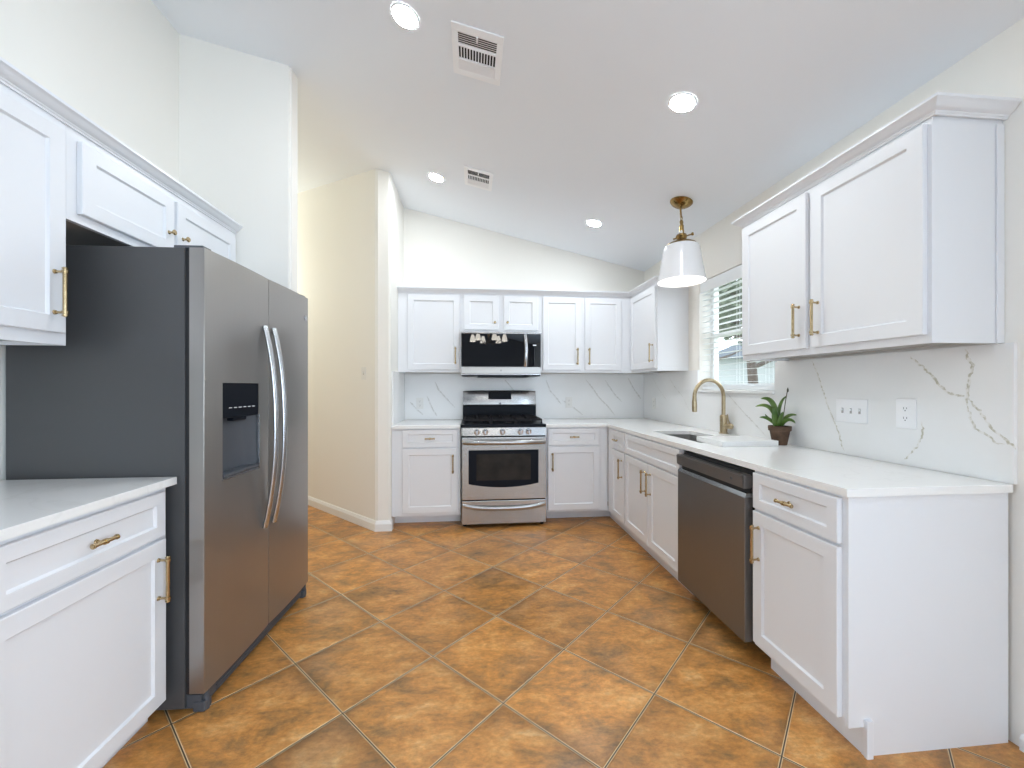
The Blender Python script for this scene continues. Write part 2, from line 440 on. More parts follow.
bm = NB(); prism(bm, [(-3.3, 6.0), (-2.9, 6.0), (-2.9, 6.1), (-3.3, 6.1)], 0, topz); struct('wall_hall_end', bm, M['wall'])
bm = NB()
xs = [-4.5, -3.95, -2.45, -1.75, -0.25, 0.2, 1.7, 1.89]
for i in range(7):
    if i % 2 == 0: prism(bm, [(xs[i], -4.6), (xs[i + 1], -4.6), (xs[i + 1], -4.48), (xs[i], -4.48)], 0, topz)
    else:
        prism(bm, [(xs[i], -4.6), (xs[i + 1], -4.6), (xs[i + 1], -4.48), (xs[i], -4.48)], 0, 0.25)
        prism(bm, [(xs[i], -4.6), (xs[i + 1], -4.6), (xs[i + 1], -4.48), (xs[i], -4.48)], 1.85, topz)
struct('wall_rear', bm, M['wall_dark'])

# baseboards (profile: out, up)
BBP = [(0, 0), (0.016, 0), (0.016, 0.062), (0.011, 0.075), (0.006, 0.088), (0, 0.09)]
def baseboard(name, path):
    bm = NB(); sweep(bm, BBP, path); struct(name, bm, M['trim'])
baseboard('baseboard_pillar', [(-2.95, 5.78), (-0.83, 3.66), (-0.71, 3.66), (-0.71, 3.715)])
BBP = [(0, 0), (0.015, 0), (0.015, 0.040), (0.006, 0.054), (0, 0.056)]
baseboard('baseboard_right', [(XW, 1.236), (XW, -4.48)])
BBP = [(0, 0), (0.016, 0), (0.016, 0.07), (0.006, 0.088), (0, 0.09)]
baseboard('baseboard_partition', [(XT + .001, YS0 + 0.012), (XT + .001, YS1), (-3.28, YS1)])

# hall lamp (round the corner, warm)
d = bpy.data.lights.new('hall_lamp', 'POINT'); d.energy = 20; d.color = (0.97, 1.0, 0.90); d.shadow_soft_size = 0.12
o = bpy.data.objects.new('hall_lamp', d); COL.objects.link(o); o.location = (-2.85, 4.9, 2.5)

# ------------------------------------------------------------------ kitchen window and the view
win = bpy.data.objects.new('window_1', None); COL.objects.link(win); win.location = (2.0, 2.8, 1.69); win['kind'] = 'structure'
def wpart(name, bm, m, sm=False):
    o = obj(name, bm, m, smooth=sm); o.parent = win; o.matrix_parent_inverse = Matrix.Translation(-win.location); return o
bm = NB()
for a in ((WY0, WY0 + .045, 1.232, WZ1), (WY1 - .045, WY1, 1.232, WZ1), (WY0 + .045, WY1 - .045, 1.232, 1.275), (WY0 + .045, WY1 - .045, WZ1 - .045, WZ1), (WY0 + .045, WY1 - .045, 1.66, 1.695)):
    box(bm, 2.0, 2.045, *a, bev=0.003)
wpart('window_frame', bm, M['trim'])
bm = NB(); box(bm, 2.02, 2.026, WY0 + .044, WY1 - .044, 1.273, 1.662); box(bm, 2.02, 2.026, WY0 + .044, WY1 - .044, 1.693, WZ1 - .044)
wpart('window_pane', bm, M['pane'])
bm = NB(); box(bm, 1.868, 2.0, WY0 + .001, WY1 - .001, WZ0 + .001, 1.232, bev=0.004); wpart('window_sill', bm, M['trim'])

bl = thing('window_blind', 'white horizontal slat blind hanging in the window over the sink', 'blind', (1.945, 2.8, 2.1))
inv = Matrix.Translation(-bl.location)
def bpart(name, bm, m, sm=False):
    o = obj(name, bm, m, smooth=sm); o.parent = bl; o.matrix_parent_inverse = inv; return o
bm = NB(); box(bm, 1.905, 1.915, WY0 + .004, WY1 - .004, 2.035, 2.126, bev=0.003); box(bm, 1.915, 1.97, WY0 + .01, WY1 - .01, 2.075, 2.122)
bpart('valance', bm, M['blind'])
bm = NB(); z = 2.022; zs = []
while z > 1.290:
    zs.append(z); tilt = 0.03
    dx, dz = 0.024 * math.cos(tilt), 0.024 * math.sin(tilt)
    quadbox(bm, [(1.945 - dx, WY0 + .008, z - dz - .0012), (1.945 + dx, WY0 + .008, z + dz - .0012), (1.945 + dx, WY1 - .008, z + dz - .0012), (1.945 - dx, WY1 - .008, z - dz - .0012),
                 (1.945 - dx, WY0 + .008, z - dz + .0012), (1.945 + dx, WY0 + .008, z + dz + .0012), (1.945 + dx, WY1 - .008, z + dz + .0012), (1.945 - dx, WY1 - .008, z - dz + .0012)])
    z -= 0.0455
bpart('slats', bm, M['blind'])
bm = NB(); box(bm, 1.92, 1.97, WY0 + .008, WY1 - .008, 1.236, 1.258, bev=0.004)
for q in range(3): box(bm, 1.921, 1.969, WY0 + .008, WY1 - .008, 1.261 + q * .008, 1.264 + q * .008)
bpart('bottom_rail', bm, M['blind'])
for y in (WY0 + .12, WY1 - .13, 2.8):
    bm = NB()
    for x in (1.919, 1.971): cyl(bm, (x, y, 1.26), (x, y, 2.08), 0.0012, seg=6)
    cyl(bm, (1.945, y + .004, 1.26), (1.945, y + .004, 2.08), 0.0012, seg=6)
    bpart('ladder_cord', bm, M['blind'])

bm = NB(); box(bm, 2.05, 30, -6, 34, -0.3, -0.2); g = struct('ground', bm, M['ground'])
hs = thing('neighbour_house', 'pale neighbouring house with grey roof seen through the window blind', 'house', (14, 17, -0.2), -0.5)
bm = NB(); box(bm, -3, 3, -4.5, 4.5, 0, 2.5); obj('house_wall', bm, M['siding'], hs, smooth=False)
bm = NB(); prism(bm, [(-3.5, -5), (3.5, -5), (3.5, 5), (-3.5, 5)], 2.5, 2.58)
v = [bm.verts.new(p) for p in ((-3.5, -5, 2.58), (3.5, -5, 2.58), (3.5, 5, 2.58), (-3.5, 5, 2.58), (0, -5, 4.0), (0, 5, 4.0))]
for q in ((0, 1, 4), (1, 2, 5, 4), (2, 3, 5), (3, 0, 4, 5)): bm.faces.new([v[i] for i in q])
obj('roof', bm, M['roofing'], hs, smooth=False)


def tree(x, y, h, r, n, label):
    t = thing('tree', label, 'tree', (x, y, -0.2), 0, 'trees outside the window')
    bm = NB(); tube(bm, [(0, 0, 0), (0.05, 0.02, h * .3), (-0.04, 0.05, h * .6), (0, 0, h * .85)], [.13, .1, .07, .03], 10)
    for k in range(7):
        a = k * 0.9; zz = h * (.4 + .06 * k)
        tube(bm, [(0, 0, zz), (math.cos(a) * r * .4, math.sin(a) * r * .4, zz + .25), (math.cos(a) * r * .8, math.sin(a) * r * .8, zz + .6)], [.05, .03, .012], 7)
    obj('trunk', bm, M['bark'], t)
    bm = NB()
    for k in range(n):
        while True:
            p = Vector((random.uniform(-1, 1), random.uniform(-1, 1), random.uniform(-1, 1)))
            if p.length < 1 and mnoise.noise(p * 2.6 + Vector((x, y, 0))) > -0.12: break
        p = Vector((p.x * r, p.y * r, h * .80 + p.z * h * .30))
        a = Vector((random.gauss(0, 1), random.gauss(0, 1), random.gauss(0, 1))).normalized(); u, v = frame_of(a)
        s = random.uniform(.05, .11)
        pts = [p + u * s, p + v * s * .45 + a * s * .1, p - u * s, p - v * s * .45 + a * s * .1]
        bm.faces.new([bm.verts.new(q) for q in pts])
    obj('foliage', bm, M['foliage'], t, smooth=False)


tree(5.6, 7.7, 4.6, 1.6, 5200, 'leafy green tree outside, nearest the kitchen window')
tree(7.4, 12.0, 5.6, 1.8, 5200, 'bushy tree outside at the far left edge of the kitchen window')
tree(8.6, 17.0, 6.0, 2.3, 5200, 'taller dark tree farther off outside the kitchen window')

# ------------------------------------------------------------------ cabinet builders
# local axes of a cabinet: x to the right as one faces it, y into the wall, z up; face frame at y = 0
STILE = 0.055
def shaker(bm, x0, x1, z0, z1, stile=STILE, th=0.019, rec=0.009):
    y1, y0 = -0.0005, -0.0005 - th
    b = 0.0022
    def ring(i, y): return [bm.verts.new(p) for p in ((x0 + i, y, z0 + i), (x1 - i, y, z0 + i), (x1 - i, y, z1 - i), (x0 + i, y, z1 - i))]
    R = [ring(0, y1), ring(0, y0 + b), ring(b, y0), ring(stile, y0), ring(stile + .003, y0 + rec * .75), ring(stile + .006, y0 + rec)]
    for a, c in zip(R, R[1:]):
        for i in range(4): bm.faces.new((a[i], a[(i + 1) % 4], c[(i + 1) % 4], c[i]))
    bm.faces.new(R[-1]); bm.faces.new(list(reversed(R[0])))


def bar_pull(parent, cx, cz, length, vertical=True, y=-0.0205, mt=None):
    bm = NB(); cc = length * 0.41 if vertical else length * 0.36
    r = 0.0062; st = 0.031 if vertical else 0.025
    def P(t, off): return (cx, y - off, cz + t) if vertical else (cx + t, y - off, cz)
    L = length / 2
    tube(bm, [P(-L, st), P(-L + .003, st), P(L - .003, st), P(L, st)], [r * .8, r, r, r * .8], 12)
    for s in ((-1, 1) if vertical else (-1, 0, 1)):
        if not vertical and s:
            cyl(bm, P(s * (L - .006), st), P(s * (L - .002), st), r * 1.35, seg=14); continue
        cyl(bm, P(s * cc - .0045, st), P(s * cc + .0045, st), r * 1.5, seg=14)
        if vertical: cyl(bm, P(s * (L - .006), st), P(s * (L - .003), st), r * 1.35, seg=14)
        cyl(bm, P(s * cc, -.001), P(s * cc, .004), .0082, .0065, 14)
        cyl(bm, P(s * cc, .003), P(s * cc, st), .0042, seg=12)
    return obj('pull', bm, mt or M['brass'], parent)


def knob(parent, cx, cz, y=-0.0205):
    bm = NB(); prof = [(.009, 0), (.008, .003), (.005, .006), (.0048, .014), (.009, .019), (.0125, .0225), (.0125, .026), (.0095, .029), (.002, .030)]
    lathe(bm, prof, seg=20)
    bmesh.ops.rotate(bm, verts=bm.verts, cent=(0, 0, 0), matrix=Matrix.Rotation(PI / 2, 3, 'X'))
    bmesh.ops.translate(bm, verts=bm.verts, vec=(cx, y + .001, cz))
    return obj('knob', bm, M['brass'], parent)


def cabinet(name, label, cat, group, loc, rotz, W, D, z0, z1, fronts, kind, extra=None):
    """fronts: (type, x0, x1, z0, z1, handle) with handle None | 'L' | 'R' | 'C' | 'KL' | 'KR'"""
    t = thing(name, label, cat, loc, rotz, group)
    bm = NB()
    if kind == 'base':
        if 'sink' in name:
            for q in ((0, W, 0, .02, z0, z1), (0, .018, .02, D, z0, z1), (W - .018, W, .02, D, z0, z1), (.018, W - .018, D - .012, D, z0, z1), (.018, W - .018, .02, D - .012, z0, z0 + .018)): box(bm, *q)
        else: box(bm, 0, W, 0, D, z0, z1, bev=0.0015)
        obj('carcass', bm, M['cab'], t)
        a, b = extra or (0, W); tr = 0.14 if rotz == 0 else 0.062
        bm = NB(); box(bm, a, b, tr, tr + .016, 0.0, z0 - .001, bev=0.001); obj('toe_kick', bm, M['cab'], t)
    else:
        r = 0.018
        box(bm, 0, W, 0, D, z0 + r, z1)
        box(bm, 0, W, 0, 0.02, z0, z0 + r); box(bm, 0, 0.016, 0.02, D, z0, z0 + r); box(bm, W - .016, W, 0.02, D, z0, z0 + r)
        obj('carcass', bm, M['cab'], t, smooth=False)
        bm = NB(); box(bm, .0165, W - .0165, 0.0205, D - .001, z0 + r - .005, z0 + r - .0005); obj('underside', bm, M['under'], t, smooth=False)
    for ty, x0, x1, a, b, h in fronts:
        bm = NB(); st = STILE if ty == 'door' else min(0.042, (b - a) * .27)
        if x1 - x0 < 0.33 and ty == 'door': st = 0.05
        shaker(bm, x0, x1, a, b, st)
        p = obj('door' if ty == 'door' else ('drawer' if h else 'false_front'), bm, M['cab'], t)
        if h == 'C': bar_pull(p, (x0 + x1) / 2, (a + b) / 2, 0.088, False)
        elif h in ('L', 'R'):
            cx = x0 + .039 if h == 'L' else x1 - .039
            cz = b - .135 if kind == 'base' else a + .135
            bar_pull(p, cx, cz, 0.168)
        elif h in ('KL', 'KR'):
            knob(p, x0 + .036 if h == 'KL' else x1 - .036, a + (.072 if rotz == 0 else .094))
    return t


G_B, G_U = 'white base cabinets', 'white wall cabinets'
ZT, ZD0, ZD1 = 0.10, 0.122, 0.705            # carcass bottom, door range
ZR0, ZR1 = 0.718, 0.874                      # drawer range
R_BACK, R_RIGHT, R_LEFT = 0.0, -PI / 2, PI / 2
YF, XF, XLF = 3.72, 1.267, -1.149
# --- back wall base cabinets
cabinet('base_cabinet', 'white base cabinet with drawer and door on the left side of the range', 'cabinet', G_B, (-0.7085, YF, 0), R_BACK, 0.6065, 0.62, ZT, .885,
        [('drawer', .0955, .5795, ZR0, ZR1, 'C'), ('door', .0955, .5795, ZD0 + .01, ZD1, 'R')], 'base')
cabinet('base_cabinet', 'white base cabinet in the corner just right of the range, one drawer over one door', 'cabinet', G_B, (0.674, YF, 0), R_BACK, 0.592, 0.62, ZT, .885,
        [('drawer', .022, .506, ZR0, ZR1, 'C'), ('door', .022, .506, ZD0, ZD1, 'L')], 'base', (0, .672))
# --- right run; x_local = Y0 - Y
def right(name, label, y_far, y_near, fr, kind='base', extra=None, x=XF, z0=ZT, z1=.885, D=0.605, grp=G_B):
    fronts = [(ty, y_far - a, y_far - b, c, d, h) for ty, a, b, c, d, h in fr]
    return cabinet(name, label, 'cabinet', grp, (x, y_far, 0), R_RIGHT, y_far - y_near, D, z0, z1, fronts, kind, extra)
right('base_cabinet', 'narrow white base cabinet in the corner, small drawer over slim door', 3.712, 3.258,
      [('drawer', 3.572, 3.270, ZR0, ZR1, 'C'), ('door', 3.572, 3.270, ZD0, ZD1, 'R')], extra=(-.13, .454))
right('sink_cabinet', 'white double-door sink base cabinet with plain false front, beneath the faucet', 3.256, 2.352,
      [('drawer', 3.246, 2.362, ZR0, ZR1, None), ('door', 3.246, 2.812, ZD0, ZD1, 'R'), ('door', 2.800, 2.362, ZD0, ZD1, 'L')])
endc = right('base_cabinet', 'white end base cabinet with drawer and door, right of the dishwasher', 1.724, 1.2765,
      [('drawer', 1.712, 1.287, ZR0, ZR1, 'C'), ('door', 1.712, 1.287, ZD0, ZD1, 'L')], extra=(.02, .446))
bm = NB(); W = 1.724 - 1.2765
P = [(0, ZT), (0.06, ZT), (0.06, 0), (0.616, 0), (0.616, .885), (0, .885)]
a = [bm.verts.new((W + .0005, y, z)) for y, z in P]; b = [bm.verts.new((W + .0125, y, z)) for y, z in P]
for i in range(6): bm.faces.new((a[i], a[(i + 1) % 6], b[(i + 1) % 6], b[i]))
bm.faces.new(a); bm.faces.new(b)
obj('end_panel', bm, M['cab'], endc, smooth=False)
bm = NB(); box(bm, W + .013, W + .026, 0.056, 0.080, 0, 0.128, bev=.002); obj('toe_kick_return', bm, M['cab'], endc)
# --- left run; x_local = Y - Y0
cabinet('base_cabinet', 'white base cabinet at the left edge, drawer over door, in front of the fridge', 'cabinet', G_B, (XLF, 1.03, 0), R_LEFT, 0.632, 0.575, ZT - .015, .885,
        [('drawer', .040, .604, .706, .868, 'C'), ('door', .026, .607, .093, .693, 'R')], 'base')

# --- wall cabinets, back
UY = 4.02
UD = YB - UY - .002
cabinet('wall_cabinet', 'white single-door wall cabinet left of the microwave', 'cabinet', G_U, (-0.707, UY, 0), R_BACK, 0.612, UD, 1.398, 2.176,
        [('door', .093, .588, 1.425, 2.147, 'R')], 'upper')
cabinet('wall_cabinet', 'short white two-door wall cabinet directly above the microwave', 'cabinet', G_U, (-0.094, UY, 0), R_BACK, 0.764, UD, 1.786, 2.176,
        [('door', .018, .354, 1.814, 2.147, 'KR'), ('door', .406, .745, 1.814, 2.147, 'KL')], 'upper')
cabinet('wall_cabinet', 'white two-door wall cabinet on the back wall right of the microwave', 'cabinet', G_U, (0.671, UY, 0), R_BACK, 0.943, UD, 1.398, 2.176,
        [('door', .030, .415, 1.425, 2.147, 'R'), ('door', .456, .833, 1.425, 2.147, 'L')], 'upper')
right('wall_cabinet', 'white wall cabinet in the far right corner beside the window', 4.02, 3.432,
      [('door', 4.0, 3.446, 1.425, 2.147, 'R')], 'upper', None, 1.6155, 1.398, 2.176, 0.284, G_U)
uc = right('wall_cabinet', 'large white two-door wall cabinet at upper right above the outlets', 2.30, 1.29,
      [('door', 2.283, 1.818, 1.442, 2.190, 'R'), ('door', 1.786, 1.304, 1.442, 2.190, 'L')], 'upper', None, 1.615, 1.412, 2.218, 0.284, G_U)
bm = NB(); box(bm, 1.0105, 1.0165, .254, .284, 1.412, 2.195, bev=.002); obj('scribe_strip', bm, M['cab'], uc)
# --- wall cabinets, left
UXL = -1.42
cabinet('wall_cabinet', 'tall white wall cabinet at the upper left edge above the left counter', 'cabinet', G_U, (UXL, 1.05, 0), R_LEFT, 0.533, 0.318, 1.400, 2.186,
        [('door', .012, .512, 1.441, 2.142, 'R')], 'upper')
cabinet('wall_cabinet', 'short white two-door cabinet with round knobs above the refrigerator', 'cabinet', G_U, (UXL, 1.584, 0), R_LEFT, 1.034, 0.318, 1.848, 2.186,
        [('door', .039, .499, 1.880, 2.142, 'KR'), ('door', .519, 1.004, 1.880, 2.142, 'KL')], 'upper')

# --- crown mouldings
CR = [(0, 0), (.006, 0), (.007, .005), (.011, .008), (.012, .012), (.018, .014), (.026, .020), (.033, .029), (.037, .034), (.044, .038), (.044, .048), (0, .048)]
def crown(label, path, z):
    bm = NB(); sweep(bm, CR, path, z); tag(obj('crown_moulding', bm, M['cab']), label, 'moulding', 'crown mouldings')
crown('white crown moulding along the back wall cabinets, turning the corner toward the window', [(-0.707, UY - .001), (1.6145, UY - .001), (1.6145, 3.431), (1.896, 3.431)], 2.166)
crown('white crown moulding on the large cabinet at upper right', [(1.897, 2.301), (1.614, 2.301), (1.614, 1.281), (1.897, 1.281)], 2.207)
crown('white crown moulding along the cabinets over the refrigerator at upper left', [(UXL + .001, 1.04), (UXL + .001, 2.612)], 2.176)

# ------------------------------------------------------------------ worktops
def grid_slab(name, xs, ys, inside, z0, z1, m, label, cat, group):
    bm = NB(); V = {}
    def vert(i, j, z):
        k = (i, j, z)
        if k not in V: V[k] = bm.verts.new((xs[i], ys[j], z))
        return V[k]
    n, q = len(xs) - 1, len(ys) - 1
    ins = lambda i, j: 0 <= i < n and 0 <= j < q and inside((xs[i] + xs[i + 1]) / 2, (ys[j] + ys[j + 1]) / 2)
    for i in range(n):
        for j in range(q):
            if not ins(i, j): continue
            bm.faces.new((vert(i, j, z1), vert(i + 1, j, z1), vert(i + 1, j + 1, z1), vert(i, j + 1, z1)))
            bm.faces.new((vert(i, j, z0), vert(i, j + 1, z0), vert(i + 1, j + 1, z0), vert(i + 1, j, z0)))
            for di, dj, a, b in ((-1, 0, (i, j), (i, j + 1)), (1, 0, (i + 1, j + 1), (i + 1, j)), (0, -1, (i + 1, j), (i, j)), (0, 1, (i, j + 1), (i + 1, j + 1))):
                if not ins(i + di, j + dj):
                    bm.faces.new((vert(*a, z0), vert(*a, z1), vert(*b, z1), vert(*b, z0)))
    bmesh.ops.recalc_face_normals(bm, faces=bm.faces)
    es = [e for e in bm.edges if len(e.link_faces) == 2 and e.calc_face_angle(0) > 0.5 and not (abs(e.verts[0].co.z - z0) < 1e-5 and abs(e.verts[1].co.z - z0) < 1e-5)]
    bmesh.ops.bevel(bm, geom=es, offset=0.003, segments=2, affect='EDGES', profile=.5)
    return tag(obj(name, bm, m), label, cat, group)


XC, YC = 1.248, 3.69
SX0, SX1, SY0, SY1 = 1.395, 1.70, 2.375, 3.06
grid_slab('countertop', [0.674, XC, SX0, SX1, 1.884], [1.25, SY0, SY1, YC, 4.344],
          lambda x, y: (x > XC or y > YC) and not (SX0 < x < SX1 and SY0 < y < SY1), .886, .914, M['quartz'],
          'white L-shaped quartz worktop around the sink, running right of the range', 'countertop', 'white quartz worktops')
grid_slab('countertop', [-0.7085, -0.1015], [YC, 4.344], lambda x, y: True, .886, .914, M['quartz'],
          'short white quartz worktop left of the range', 'countertop', 'white quartz worktops')
grid_slab('countertop', [-1.740, -1.117], [1.0, 1.675], lambda x, y: True, .886, .914, M['quartz'],
          'white quartz worktop at the left edge in front of the refrigerator', 'countertop', 'white quartz worktops')

# ------------------------------------------------------------------ marble-look backsplash with its veins
def vein(bm, pts, to3, wid, off, mi, jag=0.004, seed=0):
    rnd = random.Random(seed); Q = []
    for (a, b), (c, d) in zip(pts, pts[1:]):
        L = math.hypot(c - a, d - b); n = max(1, int(L / 0.008))
        for k in range(n): Q.append((a + (c - a) * k / n, b + (d - b) * k / n))
    Q.append(pts[-1]); n = len(Q)
    Q = [(p[0] + rnd.uniform(-jag, jag), p[1] + rnd.uniform(-jag, jag)) for p in Q]
    prev = None
    for i, p in enumerate(Q):
        p0, p1 = Q[max(0, i - 1)], Q[min(n - 1, i + 1)]
        t = Vector((p1[0] - p0[0], p1[1] - p0[1])).normalized(); nn = Vector((-t.y, t.x))
        ww = wid * rnd.uniform(.6, 1.3) * min(1, .4 + 5 * min(i, n - 1 - i) / n)
        cur = [bm.verts.new(to3(p[0] + nn.x * s * ww / 2, p[1] + nn.y * s * ww / 2, off)) for s in (-1, 1)]
        if prev:
            f = bm.faces.new((prev[0], prev[1], cur[1], cur[0])); f.material_index = mi
        prev = cur


_c, _s = math.cos(.0979), math.sin(.0979)
def pix(u, v, axis, val):          # where a measured sight line meets a wall plane
    a = (u - 512) / 408.8; b = -(v - 387.1) / 408.8
    d = Vector((_c * a + _s, -_s * a + _c, b))
    t = val / d[axis]
    return Vector((0, 0, 1.2545)) + d * t


bm = NB()
XS = 1.885
box(bm, XS, 1.8995, WY1, 4.3445, .9145, 1.397); box(bm, XS, 1.8995, WY0, WY1, .9145, WZ0); box(bm, XS, 1.8995, 1.25, WY0, .9145, 1.411)
VR = [([(812.6, 361), (818, 374.6), (824, 394), (828.4, 407), (834.3, 420.6), (838.8, 432.5), (841.7, 444.4), (844.7, 451.8)], .008, 1),
      ([(910, 356.8), (922, 365.7), (932.3, 376), (941, 386.5), (950, 394), (965, 396.3)], .009, 1),
      ([(966.5, 347), (968, 358), (973.9, 365.7), (969.4, 376), (968, 394), (967, 405.8)], .010, 1),
      ([(967, 405.8), (970.9, 417.7), (975.4, 428), (987, 435.5), (997.6, 443), (1005, 443.8)], .007, 1),
      ([(968, 398), (981.3, 413), (993, 429.6), (1005, 438.5), (1016, 449)], .009, 1),
      ([(922, 422), (923.4, 432.5), (917.5, 446), (910, 454.8), (904, 459)], .008, 1),
      ([(727.5, 394), (735, 402.5), (743.8, 412.5), (755, 424), (766, 436)], .009, 2),
      ([(668, 375), (674, 386), (683, 397), (689, 410)], .008, 2), ([(652, 376), (658, 388), (668, 402)], .007, 2)]
for i, (pts, wd, mi) in enumerate(VR):
    pp = [pix(u, v, 0, XS) for u, v in pts]
    vein(bm, [(p.y, min(p.z, 1.396)) for p in pp], lambda a, b, o: (XS - o, a, b), wd, .0004, mi, .0035 if mi == 1 else .002, i)
tag(obj('backsplash', bm, [M['splash'], M['vein'], M['vein_soft']], smooth=False), 'white marble-look backsplash with jagged grey-gold veins on the window wall', 'backsplash', 'marble-look backsplashes')
bm = NB(); YSP = 4.345
box(bm, -0.709, XS - .0005, YSP, 4.3595, .9145, 1.397); box(bm, -0.709, -0.6955, 3.722, YSP - .0005, .9145, 1.397)
VBK = [[(546, 380), (550, 390.6), (556, 397.5), (561, 404)], [(586, 380), (592.5, 388), (598.8, 397.5), (607.5, 406), (615, 415.6)], [(605, 380), (608.8, 386), (616, 396), (622, 402)],
       [(435, 382), (438.8, 390), (446, 398), (455, 407.5)], [(410, 402), (417.5, 410), (423, 414.5)], [(427, 396), (432.5, 408.8), (437, 416)], [(628, 378), (634, 389), (641, 399)],
       [(505, 380), (511, 387), (516, 394)], [(562, 400), (574, 408), (583, 415)]]
for i, pts in enumerate(VBK):
    pp = [pix(u, v, 1, YSP) for u, v in pts]
    vein(bm, [(p.x, min(1.396, max(.916, p.z))) for p in pp], lambda a, b, o: (a, YSP - o, b), .014, .0004, 1, .002, 50 + i)
tag(obj('backsplash', bm, [M['splash'], M['vein_soft']], smooth=False), 'white marble-look backsplash with faint diagonal veins behind the range', 'backsplash', 'marble-look backsplashes')

# ------------------------------------------------------------------ refrigerator
FW, FH = 0.912, 1.79
fr = thing('refrigerator', 'stainless side-by-side refrigerator with dark grey side and water dispenser', 'refrigerator', (-1.022, 1.677, 0), PI / 2 - 0.037)
bm = NB(); box(bm, 0, FW, .072, .712, .02, FH, bev=.004); obj('body', bm, M['fridge_side'], fr)
bm = NB(); box(bm, .006, FW - .006, .0555, .0715, .075, FH - .006); obj('door_gasket', bm, M['dark'], fr, smooth=False)


def bowed_door(bm, x0, x1, z0, z1, y_back, bow, hole=None, mi_in=1, depth=.06):
    """door slab whose front bows gently outward; optional recess hole (hx0,hx1,hz0,hz1)"""
    N_ = 14
    xs = [x0 + (x1 - x0) * i / N_ for i in range(N_ + 1)]
    zs = [z0, z1]
    if hole:
        xs = sorted(set([x for x in xs if all(abs(x - h) > .012 for h in hole[:2])] + list(hole[:2]))); zs = [z0, hole[2], hole[3], z1]
    def yf(x):
        t = (x - x0) / (x1 - x0); e = min(t, 1 - t) * (x1 - x0)
        r = .004; edge_in = (r - math.sqrt(max(0, r * r - (r - min(e, r)) ** 2))) if e < r else 0
        return -bow * (1 - (2 * t - 1) ** 2) + edge_in
    xs = sorted(set(xs + [x0 + .0012, x0 + .004, x1 - .0012, x1 - .004]))
    F = [[bm.verts.new((x, yf(x), z)) for z in zs] for x in xs]
    Bk = [[bm.verts.new((x, y_back, z)) for z in zs] for x in xs]
    for i in range(len(xs) - 1):
        for j in range(len(zs) - 1):
            xm = (xs[i] + xs[i + 1]) / 2; zm = (zs[j] + zs[j + 1]) / 2
            bm.faces.new((Bk[i][j], Bk[i][j + 1], Bk[i + 1][j + 1], Bk[i + 1][j]))
            if hole and hole[0] < xm < hole[1] and hole[2] < zm < hole[3]: continue
            bm.faces.new((F[i][j], F[i + 1][j], F[i + 1][j + 1], F[i][j + 1]))
        bm.faces.new((F[i][0], Bk[i][0], Bk[i + 1][0], F[i + 1][0])); bm.faces.new((F[i][-1], F[i + 1][-1], Bk[i + 1][-1], Bk[i][-1]))
    for i in (0, len(xs) - 1):
        for j in range(len(zs) - 1): bm.faces.new((F[i][j], F[i][j + 1], Bk[i][j + 1], Bk[i][j]))


def arc_handle(parent, x, z0, z1, y0, out, half=.0165):
    bm = NB(); n = 24; pts = []
    for i in range(n + 1):
        t = i / n; z = z0 + (z1 - z0) * t
        pts.append((x, y0 - out * (1 - abs(2 * t - 1) ** 2.2), z))
    tube(bm, pts, half, 16, flat=.62, up=(1, 0, 0))
    for z, t in ((z0 + .02, .03), (z1 - .02, .97)): cyl(bm, (x, y0 + .014, z), (x, y0 - .012, z), .010, seg=12)
    return obj('handle', bm, M['chrome'], parent)


SP = 0.464
hole = (.102, .366, .878, 1.272)
bm = NB(); bowed_door(bm, 0.0, SP - .002, .078, FH, .055, .006, hole); fd = obj('freezer_door', bm, M['steel'], fr)
bm = NB(); bowed_door(bm, SP + .002, FW, .078, FH, .055, .006); rd = obj('fridge_door', bm, M['steel'], fr)
arc_handle(fd, .412, .575, 1.55, -.010, .052); arc_handle(rd, .496, .575, 1.55, -.010, .052)
bm = NB(); cyl(bm, (FW - .05, -.004, 1.665), (FW - .05, -.0065, 1.665), .016, seg=24); cyl(bm, (FW - .05, -.0064, 1.665), (FW - .05, -.0075, 1.665), .011, seg=24); obj('badge', bm, M['chrome'], rd)
# dispenser
h0, h1, g0, g1 = hole
bm = NB(); D1 = .052
box(bm, h0, h1, -.004, .004, 1.125, g1, bev=.004); obj('dispenser_panel', bm, M['blk'], fd)
bm = NB()
for k in range(6): box(bm, h0 + .042 + k * .034, h0 + .060 + k * .034, -.0052, -.0038, 1.166, 1.1685)
obj('button_marks', bm, M['clock'], fd, smooth=False)
bm = NB(); n = 16; pr_ = []
for i in range(n + 1):                                            # curved inner cavity wall
    t = i / n; x = h0 + (h1 - h0) * t
    pr_.append((x, .006 + (D1 - .008) * (1 - abs(2 * t - 1) ** 3)))
lo = [bm.verts.new((x, y, g0)) for x, y in pr_]; hi = [bm.verts.new((x, y, 1.125)) for x, y in pr_]
for i in range(n): bm.faces.new((lo[i], lo[i + 1], hi[i + 1], hi[i]))
fl = [bm.verts.new((h0, -.001, g0)), bm.verts.new((h1, -.001, g0))]; ft = [bm.verts.new((h0, -.001, 1.125)), bm.verts.new((h1, -.001, 1.125))]
bm.faces.new((lo[0], hi[0], ft[0], fl[0])); bm.faces.new((lo[-1], fl[1], ft[1], hi[-1])); bm.faces.new([fl[0], *lo, fl[1]]); bm.faces.new([ft[0], *hi, ft[1]])
obj('dispenser_recess', bm, M['grey_pl'], fd)
bm = NB()
for a in ((h1 - .003, h1 + .004, g0 - .006, 1.127), (h0 - .004, h1 + .004, g0 - .008, g0 + .002)): box(bm, a[0], a[1], -.0085, .004, a[2], a[3], bev=.0015)
obj('dispenser_trim', bm, M['chrome'], fd)
